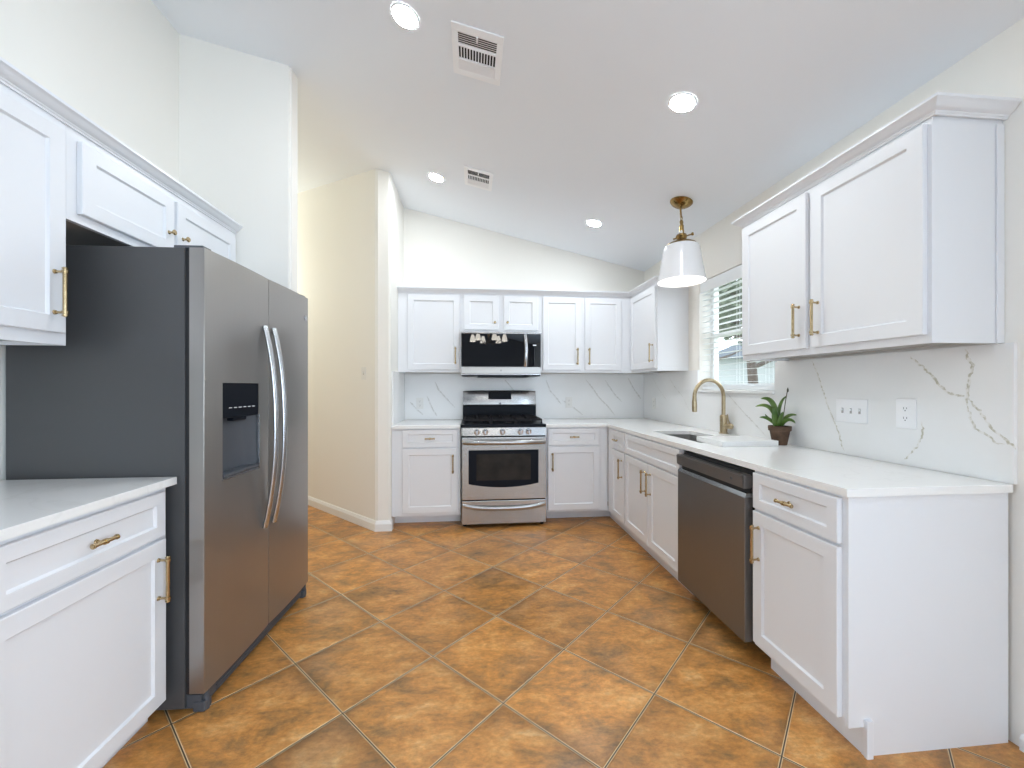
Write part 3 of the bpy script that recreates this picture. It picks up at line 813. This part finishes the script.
bm = NB(); box(bm, h0 + .004, h1 - .004, -.008, .045, g0 + .003, g0 + .016, bev=.003)
for k in range(9): box(bm, h0 + .02 + k * .026, h0 + .034 + k * .026, .0, .036, g0 + .016, g0 + .0175)
obj('drip_tray', bm, M['grey_pl'], fd)
bm = NB(); box(bm, .19, .285, .004, .035, 1.108, 1.13, bev=.006); obj('dispenser_spout', bm, M['blk'], fd)
# base grille, feet, hinges
bm = NB(); box(bm, .012, FW - .012, .02, .085, .012, .066, bev=.004)
for k in range(3): box(bm, .10, FW - .10, .0165, .021, .022 + k * .014, .029 + k * .014)
obj('base_grille', bm, M['grey_pl'], fr)
for x in (.03, FW - .03):
    bm = NB(); box(bm, x - .022, x + .022, .004, .05, 0.0, .04, bev=.006); cyl(bm, (x, .012, .0), (x, .012, .075), .011, seg=14); obj('foot', bm, M['grey_pl'], fr)
for x in (.035, FW - .035):
    bm = NB(); box(bm, x - .025, x + .025, .012, .12, FH + .0005, FH + .012, bev=.003); obj('hinge_cover', bm, M['grey_pl'], fr)

# ------------------------------------------------------------------ range
rg_ = thing('range', 'stainless gas range with black oven window between the back cabinets', 'stove', (-0.093, 3.66, 0), 0.0)
RW = .765
bm = NB(); box(bm, .002, RW - .002, .03, .675, .03, .895); obj('body', bm, M['blk'], rg_, smooth=False)
bm = NB(); quadbox(bm, [(0, -.005, .818), (RW, -.005, .818), (RW, .03, .818), (0, .03, .818), (0, .010, .893), (RW, .010, .893), (RW, .03, .893), (0, .03, .893)])
bmesh.ops.bevel(bm, geom=list(bm.edges), offset=.004, segments=2, affect='EDGES')
cp = obj('control_panel', bm, M['steel_h'], rg_)
for x in (.138, .213, .367, .529, .602):
    bm = NB(); cyl(bm, (x, .004, .855), (x, -.008, .853), .026, .025, 24); cyl(bm, (x, -.007, .853), (x, -.032, .850), .021, .018, 24)
    box(bm, x - .0045, x + .0045, -.044, -.028, .834, .868, bev=.002)
    obj('knob', bm, M['chrome'], cp)
# oven door with window
bm = NB(); zd0, zd1 = .252, .808
box(bm, .003, RW - .003, -.022, .028, zd0, zd1, bev=.006); dr = obj('oven_door', bm, M['steel_h'], rg_)
bm = NB(); n = 16; wx0, wx1, wz0, wz1 = .064, .690, .395, .694
top = [bm.verts.new((wx0, -.0235, wz1)), bm.verts.new((wx1, -.0235, wz1))]
bot = [bm.verts.new((wx0 + (wx1 - wx0) * i / n, -.0235, wz0 - .034 * (1 - (2 * i / n - 1) ** 2))) for i in range(n + 1)]
f = bm.faces.new([top[0], *bot, top[1]]); r = bmesh.ops.extrude_face_region(bm, geom=[f])
bmesh.ops.translate(bm, verts=[v for v in r['geom'] if isinstance(v, bmesh.types.BMVert)], vec=(0, .004, 0))
ow = obj('oven_window', bm, M['blk'], dr, smooth=False)
m = mat('oven_glass_tint', (0.022, 0.020, 0.019), 0.15, Specular_IOR_Level=0.12); tint_noise(m, (.018, .017, .016), (.032, .028, .025), 6)
bm = NB(); box(bm, wx0 + .07, wx1 - .07, -.0246, -.0238, wz0 + .03, wz1 - .035); obj('inner_glass', bm, m, ow, smooth=False)
def bow_bar(parent, x0, x1, z, y0, out, h, sag=0.0, nm='handle', mt=None):
    bm = NB(); n = 20; pts = []
    for i in range(n + 1):
        t = i / n; k = 1 - abs(2 * t - 1) ** 3
        pts.append((x0 + (x1 - x0) * t, y0 - out * k, z - sag * k))
    tube(bm, pts, h, 14, flat=.7, up=(0, 0, 1)); return obj(nm, bm, mt or M['chrome'], parent)
bow_bar(dr, .016, RW - .016, .764, -.014, .044, .022, mt=M['steel_h'])
bm = NB(); box(bm, .003, RW - .003, -.018, .028, .034, .243, bev=.006); dw_ = obj('drawer', bm, M['steel_h'], rg_)
bow_bar(dw_, .014, RW - .014, .205, -.008, .022, .021, .03, mt=M['steel_h'])
# cooktop and grates
bm = NB(); box(bm, -.006, RW - .0005, -.004, .60, .893, .921, bev=.006); ct = obj('cooktop', bm, M['blk'], rg_)
for x, y, r in ((.15, .16, .045), (.15, .43, .035), (.378, .30, .05), (.605, .16, .05), (.605, .43, .035)):
    bm = NB(); lathe(bm, [(r * 1.2, .9205), (r * 1.2, .927), (r, .930), (r, .938), (r * .9, .941), (.002, .942)], (x, y, 0), 24); obj('burner', bm, M['iron'], ct)
for gx0, gx1 in ((.022, .262), (.266, .490), (.494, .733)):
    bm = NB(); b = .0065; z0, z1 = .948, .966; gy0, gy1 = .035, .565
    for y in (gy0, (gy0 + gy1) / 2, gy1): box(bm, gx0, gx1, y - b, y + b, z0, z1, bev=.002)
    for x in (gx0 + b, gx1 - b): box(bm, x - b, x + b, gy0, gy1, z0, z1, bev=.002)
    mx_ = (gx0 + gx1) / 2
    for cy in ((gy0 * 3 + gy1) / 4, (gy0 + gy1 * 3) / 4):
        for s in (-1, 1):
            box(bm, mx_ + s * .03 - (.04 if s < 0 else 0) - .03 * (s < 0), mx_ + s * .03 + (.07 if s > 0 else 0), cy - b, cy + b, z0 + .004, z1 + .006, bev=.002)
            box(bm, mx_ - b, mx_ + b, cy + s * .03 - (.09 if s < 0 else 0), cy + s * .03 + (.09 if s > 0 else 0), z0 + .004, z1 + .006, bev=.002)
    for x in (gx0 + b, gx1 - b):
        for y in (gy0, gy1): box(bm, x - b, x + b, y - b, y + b, .9205, z0 + .002)
    obj('grate', bm, M['iron'], ct)
# backguard
bm = NB(); box(bm, .0, RW, .600, .672, .90, 1.075); bg_ = obj('backguard_base', bm, M['blk'], rg_, smooth=False)
bm = NB(); n = 20; fr_, bk_ = [], []
sec = [(.597, 1.062), (.583, 1.075), (.588, 1.15), (.600, 1.200), (.612, 1.213), (.672, 1.213), (.672, 1.062)]
rows = []
for i in range(n + 1):
    t = i / n; x = .004 + (RW - .008) * t; k = 1 - abs(2 * t - 1) ** 4
    rows.append([bm.verts.new((x, y - .010 * k * (y < .66), z + .007 * k * (z > 1.1))) for y, z in sec])
for a, c in zip(rows, rows[1:]):
    for j in range(len(sec)): bm.faces.new((a[j], a[(j + 1) % len(sec)], c[(j + 1) % len(sec)], c[j]))
bm.faces.new(rows[0]); bm.faces.new(list(reversed(rows[-1])))
bgd = obj('backguard', bm, M['steel_h'], rg_)
bm = NB(); quadbox(bm, [(.263, .570, 1.128), (.502, .570, 1.128), (.502, .62, 1.128), (.263, .62, 1.128), (.263, .580, 1.204), (.502, .580, 1.204), (.502, .62, 1.204), (.263, .62, 1.204)])
cd = obj('clock_panel', bm, M['blk'], bgd, smooth=False)
bm = NB(); cyl(bm, (.385, .5755, 1.085), (.385, .570, 1.085), .0095, seg=20); obj('badge', bm, M['grey_pl'], bgd)
for x in (.03, RW - .03):
    for y in (.06, .62):
        bm = NB(); cyl(bm, (x, y, 0), (x, y, .032), .016, seg=12); obj('foot', bm, M['blk'], rg_)

# ------------------------------------------------------------------ microwave
mw = thing('microwave', 'black glass over-the-range microwave under the short back cabinet', 'microwave', (-0.103, 3.89, 1.36), 0.0)
MW, MH = .768, .404
bm = NB(); box(bm, .0, MW, .03, .452, .012, MH + .018); obj('body', bm, M['steel_h'], mw, smooth=False)
bm = NB(); box(bm, .004, .636, -.004, .03, .088, MH - .002, bev=.003); md = obj('door', bm, M['glassblk'], mw)
bm = NB(); box(bm, .640, MW - .004, -.003, .03, .088, MH - .002, bev=.003); mp_ = obj('keypad', bm, M['glassblk'], mw)
bm = NB(); box(bm, .030, .062, -.0042, -.0028, .292, .301); 
bmesh.ops.translate(bm, verts=bm.verts, vec=(.657, 0, 0)); obj('display', bm, M['clock'], mp_, smooth=False)
bm = NB(); box(bm, .0, MW, -.006, .03, .020, .085, bev=.005); obj('vent_strip', bm, M['steel'], mw)
bm = NB(); box(bm, .0, MW, -.004, .03, MH, MH + .014, bev=.003); obj('top_vent', bm, M['steel_h'], mw)
bm = NB(); box(bm, .16, MW - .12, .0, .44, -.010, .0); box(bm, .004, MW - .004, .004, .45, .0, .0115); obj('bottom_panel', bm, M['blk'], mw, smooth=False)
bm = NB(); box(bm, .375, .383, -.0075, -.0055, .045, .060); obj('badge', bm, M['grey_pl'], mw, smooth=False)
bm = NB(); n = 16; tube(bm, [(.622 - .010 + .006 * math.sin(PI * i / n), -.012 - .028 * (1 - abs(2 * i / n - 1) ** 3), .094 + .300 * i / n) for i in range(n + 1)], .0155, 14, flat=.6, up=(1, 0, 0)); obj('handle', bm, M['chrome'], md)

# ------------------------------------------------------------------ dishwasher (local x toward the near end)
dw = thing('dishwasher', 'dark stainless dishwasher with pocket handle right of the sink cabinet', 'dishwasher', (1.267, 2.345, 0), R_RIGHT)
DW = .612
bm = NB(); box(bm, .006, DW - .006, .0, .58, .115, .872); obj('tub', bm, M['dark'], dw, smooth=False)
bm = NB(); box(bm, .004, DW - .004, -.040, -.0005, .098, .754, bev=.004); dd = obj('door', bm, M['steel_d'], dw)
bm = NB(); quadbox(bm, [(.004, -.040, .7545), (DW - .004, -.040, .7545), (DW - .004, -.0005, .7545), (.004, -.0005, .7545), (.004, -.030, .772), (DW - .004, -.030, .772), (DW - .004, -.0005, .772), (.004, -.0005, .772)])
obj('handle_lip', bm, M['chrome'], dd, smooth=False)  # paler steel paints in the light the sloped lip catches
bm = NB(); box(bm, .01, DW - .01, -.016, -.0005, .772, .800); obj('handle_pocket', bm, M['dark'], dd, smooth=False)  # near-black box paints in the shade of the pocket
bm = NB(); quadbox(bm, [(.003, -.046, .794), (DW - .003, -.046, .794), (DW - .003, -.0005, .794), (.003, -.0005, .794), (.003, -.050, .856), (DW - .003, -.050, .856), (DW - .003, -.0005, .856), (.003, -.0005, .856)])
bmesh.ops.bevel(bm, geom=list(bm.edges), offset=.005, segments=2, affect='EDGES')
cf = obj('control_fascia', bm, M['steel_d'], dw)
bm = NB(); cyl(bm, (.525, -.0475, .825), (.525, -.050, .825), .007, seg=16); obj('badge', bm, M['grey_pl'], cf)
bm = NB(); box(bm, .003, DW - .003, .120, .135, .0, .114); obj('toe_kick', bm, M['dark'], dw, smooth=False)

# ------------------------------------------------------------------ sink and faucet
def rrect(x0, x1, y0, y1, r, k=5):
    P = []
    for cx, cy, a0 in ((x1 - r, y1 - r, 0), (x0 + r, y1 - r, PI / 2), (x0 + r, y0 + r, PI), (x1 - r, y0 + r, 1.5 * PI)):
        for i in range(k + 1):
            a = a0 + PI / 2 * i / k; P.append((cx + r * math.cos(a), cy + r * math.sin(a)))
    return P
sk = thing('sink', 'stainless undermount sink set in the white worktop below the window', 'sink', (1.55, 2.7, .886), 0)
bm = NB(); rings = []
for ex, z, r in ((.016, .884, .03), (.004, .884, .025), (.004, .86, .025), (.003, .72, .03), (-.012, .70, .04), (-.05, .696, .05)):
    rings.append([bm.verts.new((x - 1.55, y - 2.7, z - .886)) for x, y in rrect(SX0 - ex, SX1 + ex, SY0 - ex, SY1 + ex, r)])
for a, b in zip(rings, rings[1:]):
    for i in range(len(a)): bm.faces.new((a[i], a[(i + 1) % len(a)], b[(i + 1) % len(a)], b[i]))
bm.faces.new(rings[-1])
ba = obj('basin', bm, M['sink'], sk); sd = ba.modifiers.new('thickness', 'SOLIDIFY'); sd.thickness = .0015; sd.offset = 1
bm = NB(); lathe(bm, [(.045, .001), (.045, .004), (.036, .004), (.030, .0005), (.003, .0005)], (0, 0, .696 - .886), 28); obj('drain', bm, M['chrome'], sk)

bx, by = 1.842, 2.84
fc = thing('faucet', 'brushed gold gooseneck faucet standing behind the sink', 'faucet', (bx, by, .914), 0)
bm = NB(); lathe(bm, [(.030, 0), (.030, .006), (.0255, .009), (.0255, .128), (.021, .134), (.0165, .137)], seg=32); obj('body', bm, M['champ'], fc)
dirv = Vector((1.60 - bx, 2.81 - by, 0)); reach = dirv.length; dirv.normalize(); R_ = reach / 2
pts = [(0, 0, .13), (0, 0, .20), (0, 0, .27)]
for i in range(1, 19):
    a = PI * i / 18; p = dirv * (R_ - R_ * math.cos(a)); pts.append((p.x, p.y, .27 + R_ * math.sin(a) * 1.0))
p = dirv * reach; pts.append((p.x, p.y, .262))
bm = NB(); tube(bm, pts, .0135, 18); obj('spout', bm, M['champ'], fc)
bm = NB(); lathe(bm, [(.010, .160), (.0165, .163), (.0175, .19), (.0175, .225), (.0155, .25), (.0140, .268)], (p.x, p.y, 0), 24); obj('spray_head', bm, M['champ'], fc)
bm = NB(); cyl(bm, (0.004, -.02, .055), (.012, -.058, .058), .020, seg=24); ball(bm, (.013, -.062, .058), .021)
tube(bm, [(.012, -.060, .066), (-.004, -.062, .10), (-.012, -.064, .145)], [.006, .005, .0042], 10); obj('handle', bm, M['champ'], fc)

# white slab lying over the near end of the sink
bm = NB(); box(bm, 1.412, 1.760, 2.195, 2.455, .9145, .945, bev=.002)
bmesh.ops.rotate(bm, verts=bm.verts, cent=(1.58, 2.33, .93), matrix=Matrix.Rotation(.012, 3, 'Z'))
tag(obj('cutting_board', bm, M['board']), 'thick white board lying flat over the near end of the sink', 'board')

# ------------------------------------------------------------------ orchid plant
px_, py_ = 1.811, 2.25
pl = thing('potted_plant', 'green orchid plant in brown pot on the counter below the window edge', 'plant', (px_, py_, .9145), -0.677)
bm = NB(); lathe(bm, [(.001, 0), (.036, 0), (.038, .004), (.052, .082), (.057, .083), (.059, .088), (.060, .108), (.058, .111), (.053, .110), (.050, .096), (.001, .095)], seg=36, cap=False); obj('pot', bm, M['pot'], pl)
bm = NB(); lathe(bm, [(.001, .106), (.030, .105), (.0495, .101), (.0495, .0965), (.001, .0965)], seg=24, cap=False)
for k in range(26):
    a = random.uniform(0, 6.28); r = .042 * math.sqrt(random.random()); ball(bm, (r * math.cos(a), r * math.sin(a), .106), random.uniform(.004, .008), seg=7)
obj('soil', bm, M['soil'], pl)
KS = .000556; KX = .000465
def LP(x, y, d=0): return Vector(((x - 370) * KX, d, .108 + (535 - y) * KS))
def leaf(P, wid, tiltd=0.0):
    P = [Vector(p) for p in P]; bm = NB(); n = 14; rows = []
    def bez(t):
        if len(P) == 3: return P[0] * (1 - t) ** 2 + P[1] * 2 * t * (1 - t) + P[2] * t * t
        return P[0] * (1 - t) ** 3 + P[1] * 3 * t * (1 - t) ** 2 + P[2] * 3 * t * t * (1 - t) + P[3] * t ** 3
    for i in range(n + 1):
        t = i / n; p = bez(t); d = (bez(min(1, t + .02)) - bez(max(0, t - .02))).normalized()
        side = d.cross(Vector((tiltd, 1, 0.25))).normalized() * .75 + Vector((0, -.66, 0)); side = (side - d * side.dot(d)).normalized()
        up = side.cross(d)
        w_ = wid * (math.sin(PI * min(1, .16 + .84 * t) ** .9) ** .6 if t < .999 else .04) * .5
        rows.append([p + side * w_ + up * w_ * .25, p + side * w_ * .5 + up * w_ * .06, p, p - side * w_ * .5 + up * w_ * .06, p - side * w_ + up * w_ * .25])
    V = [[bm.verts.new(q) for q in r] for r in rows]
    for a, b in zip(V, V[1:]):
        for j in range(4): bm.faces.new((a[j], a[j + 1], b[j + 1], b[j]))
    o = obj('leaf', bm, M['leaf'], pl); sd = o.modifiers.new('thickness', 'SOLIDIFY'); sd.thickness = .0018; sd.offset = 0
    return o
leaf([LP(350, 540, -.005), LP(350, 330, -.01), LP(290, 200, -.02), LP(165, 245, -.03)], .036)
leaf([LP(345, 540, -.012), LP(320, 300, -.02), LP(210, 285, -.03), LP(108, 328, -.045)], .026)
leaf([LP(365, 540, .0), LP(345, 360, .0), LP(385, 250, .005), LP(445, 212, .01)], .024)
leaf([LP(350, 545, -.02), LP(345, 470, -.045), LP(325, 400, -.055), LP(318, 325, -.052)], .052)
leaf([LP(350, 545, -.015), LP(300, 470, -.03), LP(230, 425, -.05), LP(155, 440, -.07)], .022)
leaf([LP(385, 545, .0), LP(420, 430, .005), LP(480, 400, .01), LP(556, 415, .02)], .030)
leaf([LP(385, 545, -.01), LP(420, 450, -.02), LP(490, 440, -.03), LP(532, 492, -.04)], .032)
leaf([LP(370, 545, -.02), LP(375, 480, -.035), LP(390, 420, -.04), LP(405, 375, -.04)], .034)
leaf([LP(340, 545, -.01), LP(300, 480, -.02), LP(240, 450, -.025), LP(212, 405, -.03)], .016)
bm = NB(); tube(bm, [LP(395, 540, .004), LP(410, 420, .002), LP(432, 260, 0), LP(455, 130, -.002), LP(457, 122, -.002)], [.0026, .0026, .0024, .0022, .001], 8)
ball(bm, LP(455, 150, -.002), .005, seg=10, sz=2.4); obj('flower_spike', bm, M['stem'], pl)

# ------------------------------------------------------------------ plates on the walls
def plate(label, loc, rotz, wd, hg, kind, nm='outlet', cat='outlet', pm='plate'):
    t = thing(nm, label, cat, loc, rotz, 'wall plates')
    bm = NB(); box(bm, -wd / 2, wd / 2, -.006, -.0003, -hg / 2, hg / 2, bev=.0025); obj('cover_plate', bm, M[pm], t)
    if kind == 'duplex':
        for z in (-.021, .021):
            bm = NB(); cyl(bm, (0, -.0055, z), (0, -.0075, z), .0165, seg=24); f_ = obj('receptacle', bm, M[pm], t)
            bm = NB(); box(bm, -.0075, -.0055, -.0079, -.007, z - .002, z + .007); box(bm, .005, .0075, -.0079, -.007, z - .001, z + .006); cyl(bm, (0, -.007, z - .008), (0, -.0079, z - .008), .0026, seg=10)
            obj('slots', bm, M['slot'], f_, smooth=False)
    else:
        for k in range(kind):
            x = (k - (kind - 1) / 2) * .046
            bm = NB(); box(bm, x - .0055, x + .0055, -.0068, -.0055, -.013, .013); s_ = obj('switch_slot', bm, M['under'], t, smooth=False)
            bm = NB(); box(bm, x - .004, x + .004, -.016, -.0066, .0, .010, bev=.001); obj('toggle', bm, M[pm], t)
    return t
plate('white three-gang switch plate on the veined backsplash under the upper right cabinet', (XS, 1.862, 1.136), R_RIGHT, .166, .117, 3, 'light_switch', 'switch')
plate('white duplex outlet on the backsplash, nearest one at the right', (XS, 1.604, 1.139), R_RIGHT, .083, .130, 'duplex')
plate('faint white outlet on the back wall left of the range', (-.54, YSP, 1.085), 0, .074, .117, 'duplex', pm='plate_dim')
plate('faint white outlet on the back wall right of the range', (1.045, YSP, 1.09), 0, .074, .117, 'duplex', pm='plate_dim')
plate('white outlet on the window wall in the far corner', (XS, 4.08, 1.085), R_RIGHT, .072, .115, 'duplex', pm='plate_dim')
plate('cream wall switch on the angled wall by the pillar', (-.967, 3.797, 1.378), -PI / 4, .072, .115, 1, 'light_switch', 'switch', 'plate_dim')

# ------------------------------------------------------------------ ceiling: recessed lights, vents
def on_ceiling(t):
    t.rotation_euler = (0, SLOPE, 0)
for x, y, lb in ((-.32, 2.01, 'round recessed ceiling light nearest the upper left, beside the larger vent'), (1.08, 2.01, 'round recessed ceiling light at right, in front of the pendant lamp'),
                 (-.30, 3.52, 'round recessed ceiling light next to the small vent by the pillar'), (1.085, 3.56, 'small-looking recessed ceiling light near the back corner left of the pendant')):
    t = thing('recessed_light', lb, 'light', (x, y, CZ(x) - .0005), 0, 'recessed ceiling lights'); on_ceiling(t)
    bm = NB(); lathe(bm, [(.070, 0), (.070, -.002), (.067, -.005), (.060, -.005), (.0585, 0)], seg=40, cap=False); obj('trim_ring', bm, M['plate'], t)
    bm = NB(); lathe(bm, [(.059, -.0005), (.059, -.004), (.001, -.0045)], seg=40, cap=False); obj('lens', bm, M['led'], t)


def vent(label, x, y, wx, wy):
    t = thing('ceiling_vent', label, 'vent', (x, y, CZ(x) - .0005), 0, 'ceiling vents'); on_ceiling(t)
    bx, by = wx * .38, wy * .37
    bm = NB(); Z = -.008
    for a in ((-wx / 2, wx / 2, -wy / 2, -by), (-wx / 2, wx / 2, by, wy / 2), (-wx / 2, -bx, -by, by), (bx, wx / 2, -by, by)): box(bm, *a, Z, 0, bev=.0015)
    y1, y2 = -by + by * .68, -by + by * 1.42
    for yy in (y1, y2): box(bm, -bx, bx, yy - .006, yy + .006, Z, 0)
    obj('frame', bm, M['plate'], t)
    bm = NB(); box(bm, -bx, bx, -by, by, -.0012, -.0003); obj('duct_shade', bm, M['dark'], t, smooth=False)  # near-black sheet stands in for the shade inside the duct
    bm = NB(); n = 6
    for k in range(n):
        yc = -by + (y1 - .006 + by) * (k + .5) / n; q = (y1 + by) / n * .36
        quadbox(bm, [(-bx, yc - q, -.006), (bx, yc - q, -.006), (bx, yc - q + .0015, -.006), (-bx, yc - q + .0015, -.006), (-bx, yc + q, -.0015), (bx, yc + q, -.0015), (bx, yc + q + .0015, -.0015), (-bx, yc + q + .0015, -.0015)])
    n = 13
    for k in range(n + 1):
        xc = -bx + 2 * bx * k / n; box(bm, xc - .0022, xc + .0022, y1 + .006, y2 - .006, -.007, -.0015)
    n = 6
    for k in range(n):
        yc = y2 + .006 + (by - y2 - .006) * (k + .5) / n; q = (by - y2) / n * .5
        quadbox(bm, [(-bx, yc - q, -.0015), (bx, yc - q, -.0015), (bx, yc - q + .0015, -.0015), (-bx, yc - q + .0015, -.0015), (-bx, yc + q * .75, -.007), (bx, yc + q * .75, -.007), (bx, yc + q * .75 + .0015, -.007), (-bx, yc + q * .75 + .0015, -.007)])
    obj('louvers', bm, M['plate'], t, smooth=False)
    bm = NB(); box(bm, -.004, .004, -by - .002, -by + .028, -.016, -.006, bev=.001); obj('damper_lever', bm, M['plate'], t)
vent('larger white ceiling vent near the top centre of the picture', .028, 2.108, .258, .315)
vent('smaller-looking white ceiling vent farther back, right of a recessed light', .054, 3.345, .232, .285)

# ------------------------------------------------------------------ pendant over the sink
pxp, pyp = 1.533, 2.868
pn = thing('pendant_lamp', 'white dome pendant lamp with brass fittings hanging over the sink', 'lamp', (pxp, pyp, CZ(pxp)), 0)
zc = CZ(pxp)
bm = NB(); lathe(bm, [(.080, -.001), (.080, -.006), (.071, -.018), (.050, -.033), (.024, -.042), (.008, -.044)], seg=36)
bmesh.ops.rotate(bm, verts=bm.verts, cent=(0, 0, 0), matrix=Matrix.Rotation(SLOPE, 3, 'Y')); obj('canopy', bm, M['antique'], pn)
Z = lambda z: z - zc
bm = NB(); cyl(bm, (-.008, 0, -.036), (-.003, 0, Z(2.50)), .0065, seg=14)
for k in range(2):
    zz = 2.490 - k * .026; ring = [(math.cos(a) * .011 * (1 if k else 0), math.cos(a) * .011 * (0 if k else 1), Z(zz) + math.sin(a) * .018) for a in [2 * PI * i / 14 for i in range(15)]]
    tube(bm, ring, .0036, 8)
obj('stem', bm, M['antique'], pn)
bm = NB()
for s in (-1, 1): tube(bm, [(0, s * .005, Z(2.455)), (0, s * .020, Z(2.432)), (0, s * .025, Z(2.395)), (0, s * .022, Z(2.372))], .0055, 10)
cyl(bm, (0, 0, Z(2.450)), (0, 0, Z(2.472)), .010, seg=14); cyl(bm, (0, 0, Z(2.398)), (0, 0, Z(2.442)), .016, seg=18); obj('yoke', bm, M['antique'], pn)
bm = NB(); lathe(bm, [(.018, Z(2.378)), (.026, Z(2.381)), (.026, Z(2.395)), (.018, Z(2.399))], seg=24); obj('insulator', bm, M['shade'], pn)
bm = NB(); lathe(bm, [(.104, Z(2.296)), (.102, Z(2.303)), (.076, Z(2.318)), (.046, Z(2.331)), (.032, Z(2.340)), (.036, Z(2.348)), (.040, Z(2.362)), (.034, Z(2.375)), (.020, Z(2.380))], seg=36)
cyl(bm, (.02, -.01, Z(2.360)), (.070, -.032, Z(2.372)), .005, seg=14); cyl(bm, (.062, -.028, Z(2.370)), (.074, -.034, Z(2.373)), .011, seg=14)
for a in (2.2, 4.3): cyl(bm, (math.cos(a) * .03, math.sin(a) * .03, Z(2.358)), (math.cos(a) * .062, math.sin(a) * .062, Z(2.358)), .006, seg=14)
obj('socket_cap', bm, M['antique'], pn)
bm = NB(); prof = [(.055, Z(2.303)), (.096, Z(2.299)), (.117, Z(2.288)), (.127, Z(2.268)), (.137, Z(2.20)), (.147, Z(2.14)), (.158, Z(2.08)), (.166, Z(2.04)), (.169, Z(2.028)),
           (.165, Z(2.028)), (.162, Z(2.04)), (.154, Z(2.08)), (.143, Z(2.14)), (.133, Z(2.20)), (.123, Z(2.266)), (.114, Z(2.284)), (.095, Z(2.295)), (.055, Z(2.298))]
lathe(bm, prof, seg=56, cap=False); obj('shade', bm, M['shade'], pn)
bm = NB(); lathe(bm, [(.012, Z(2.296)), (.014, Z(2.24)), (.026, Z(2.21)), (.032, Z(2.18)), (.026, Z(2.15)), (.012, Z(2.132)), (.001, Z(2.130))], seg=24); obj('bulb', bm, M['bulb'], pn)

# ------------------------------------------------------------------ dining chandelier behind the camera (mirrored in the microwave door)
cx, cy, cz = .34, -.60, 2.2
ch = thing('chandelier', 'chandelier with white lit shades, mirrored in the microwave door', 'lamp', (cx, cy, CZ(cx)), 0)
top = CZ(cx)
bm = NB(); lathe(bm, [(.065, 0), (.06, -.02), (.02, -.035)], seg=28); obj('canopy', bm, M['antique'], ch)
bm = NB(); cyl(bm, (0, 0, -.03), (0, 0, cz + .05 - top), .006, seg=10); lathe(bm, [(.004, .15), (.03, .12), (.014, .06), (.04, 0.0), (.02, -.05), (.004, -.07)], (0, 0, cz + .02 - top), 20); obj('column', bm, M['antique'], ch)
for k in range(6):
    a = 2 * PI * k / 6 + .2; c_, s_ = math.cos(a), math.sin(a)
    bm = NB(); tube(bm, [(0, 0, cz - top), (c_ * .16, s_ * .16, cz - .06 - top), (c_ * .30, s_ * .30, cz + .05 - top), (c_ * .33, s_ * .33, cz + .14 - top)], .006, 8); ar = obj('arm', bm, M['antique'], ch)
    bm = NB(); lathe(bm, [(.022, .145), (.03, .13), (.045, .08), (.06, .0), (.056, .0), (.040, .08), (.026, .125), (.018, .14)], (c_ * .33, s_ * .33, cz - .01 - top), 20, cap=False); obj('lamp_shade', bm, M['chand_shade'], ar)
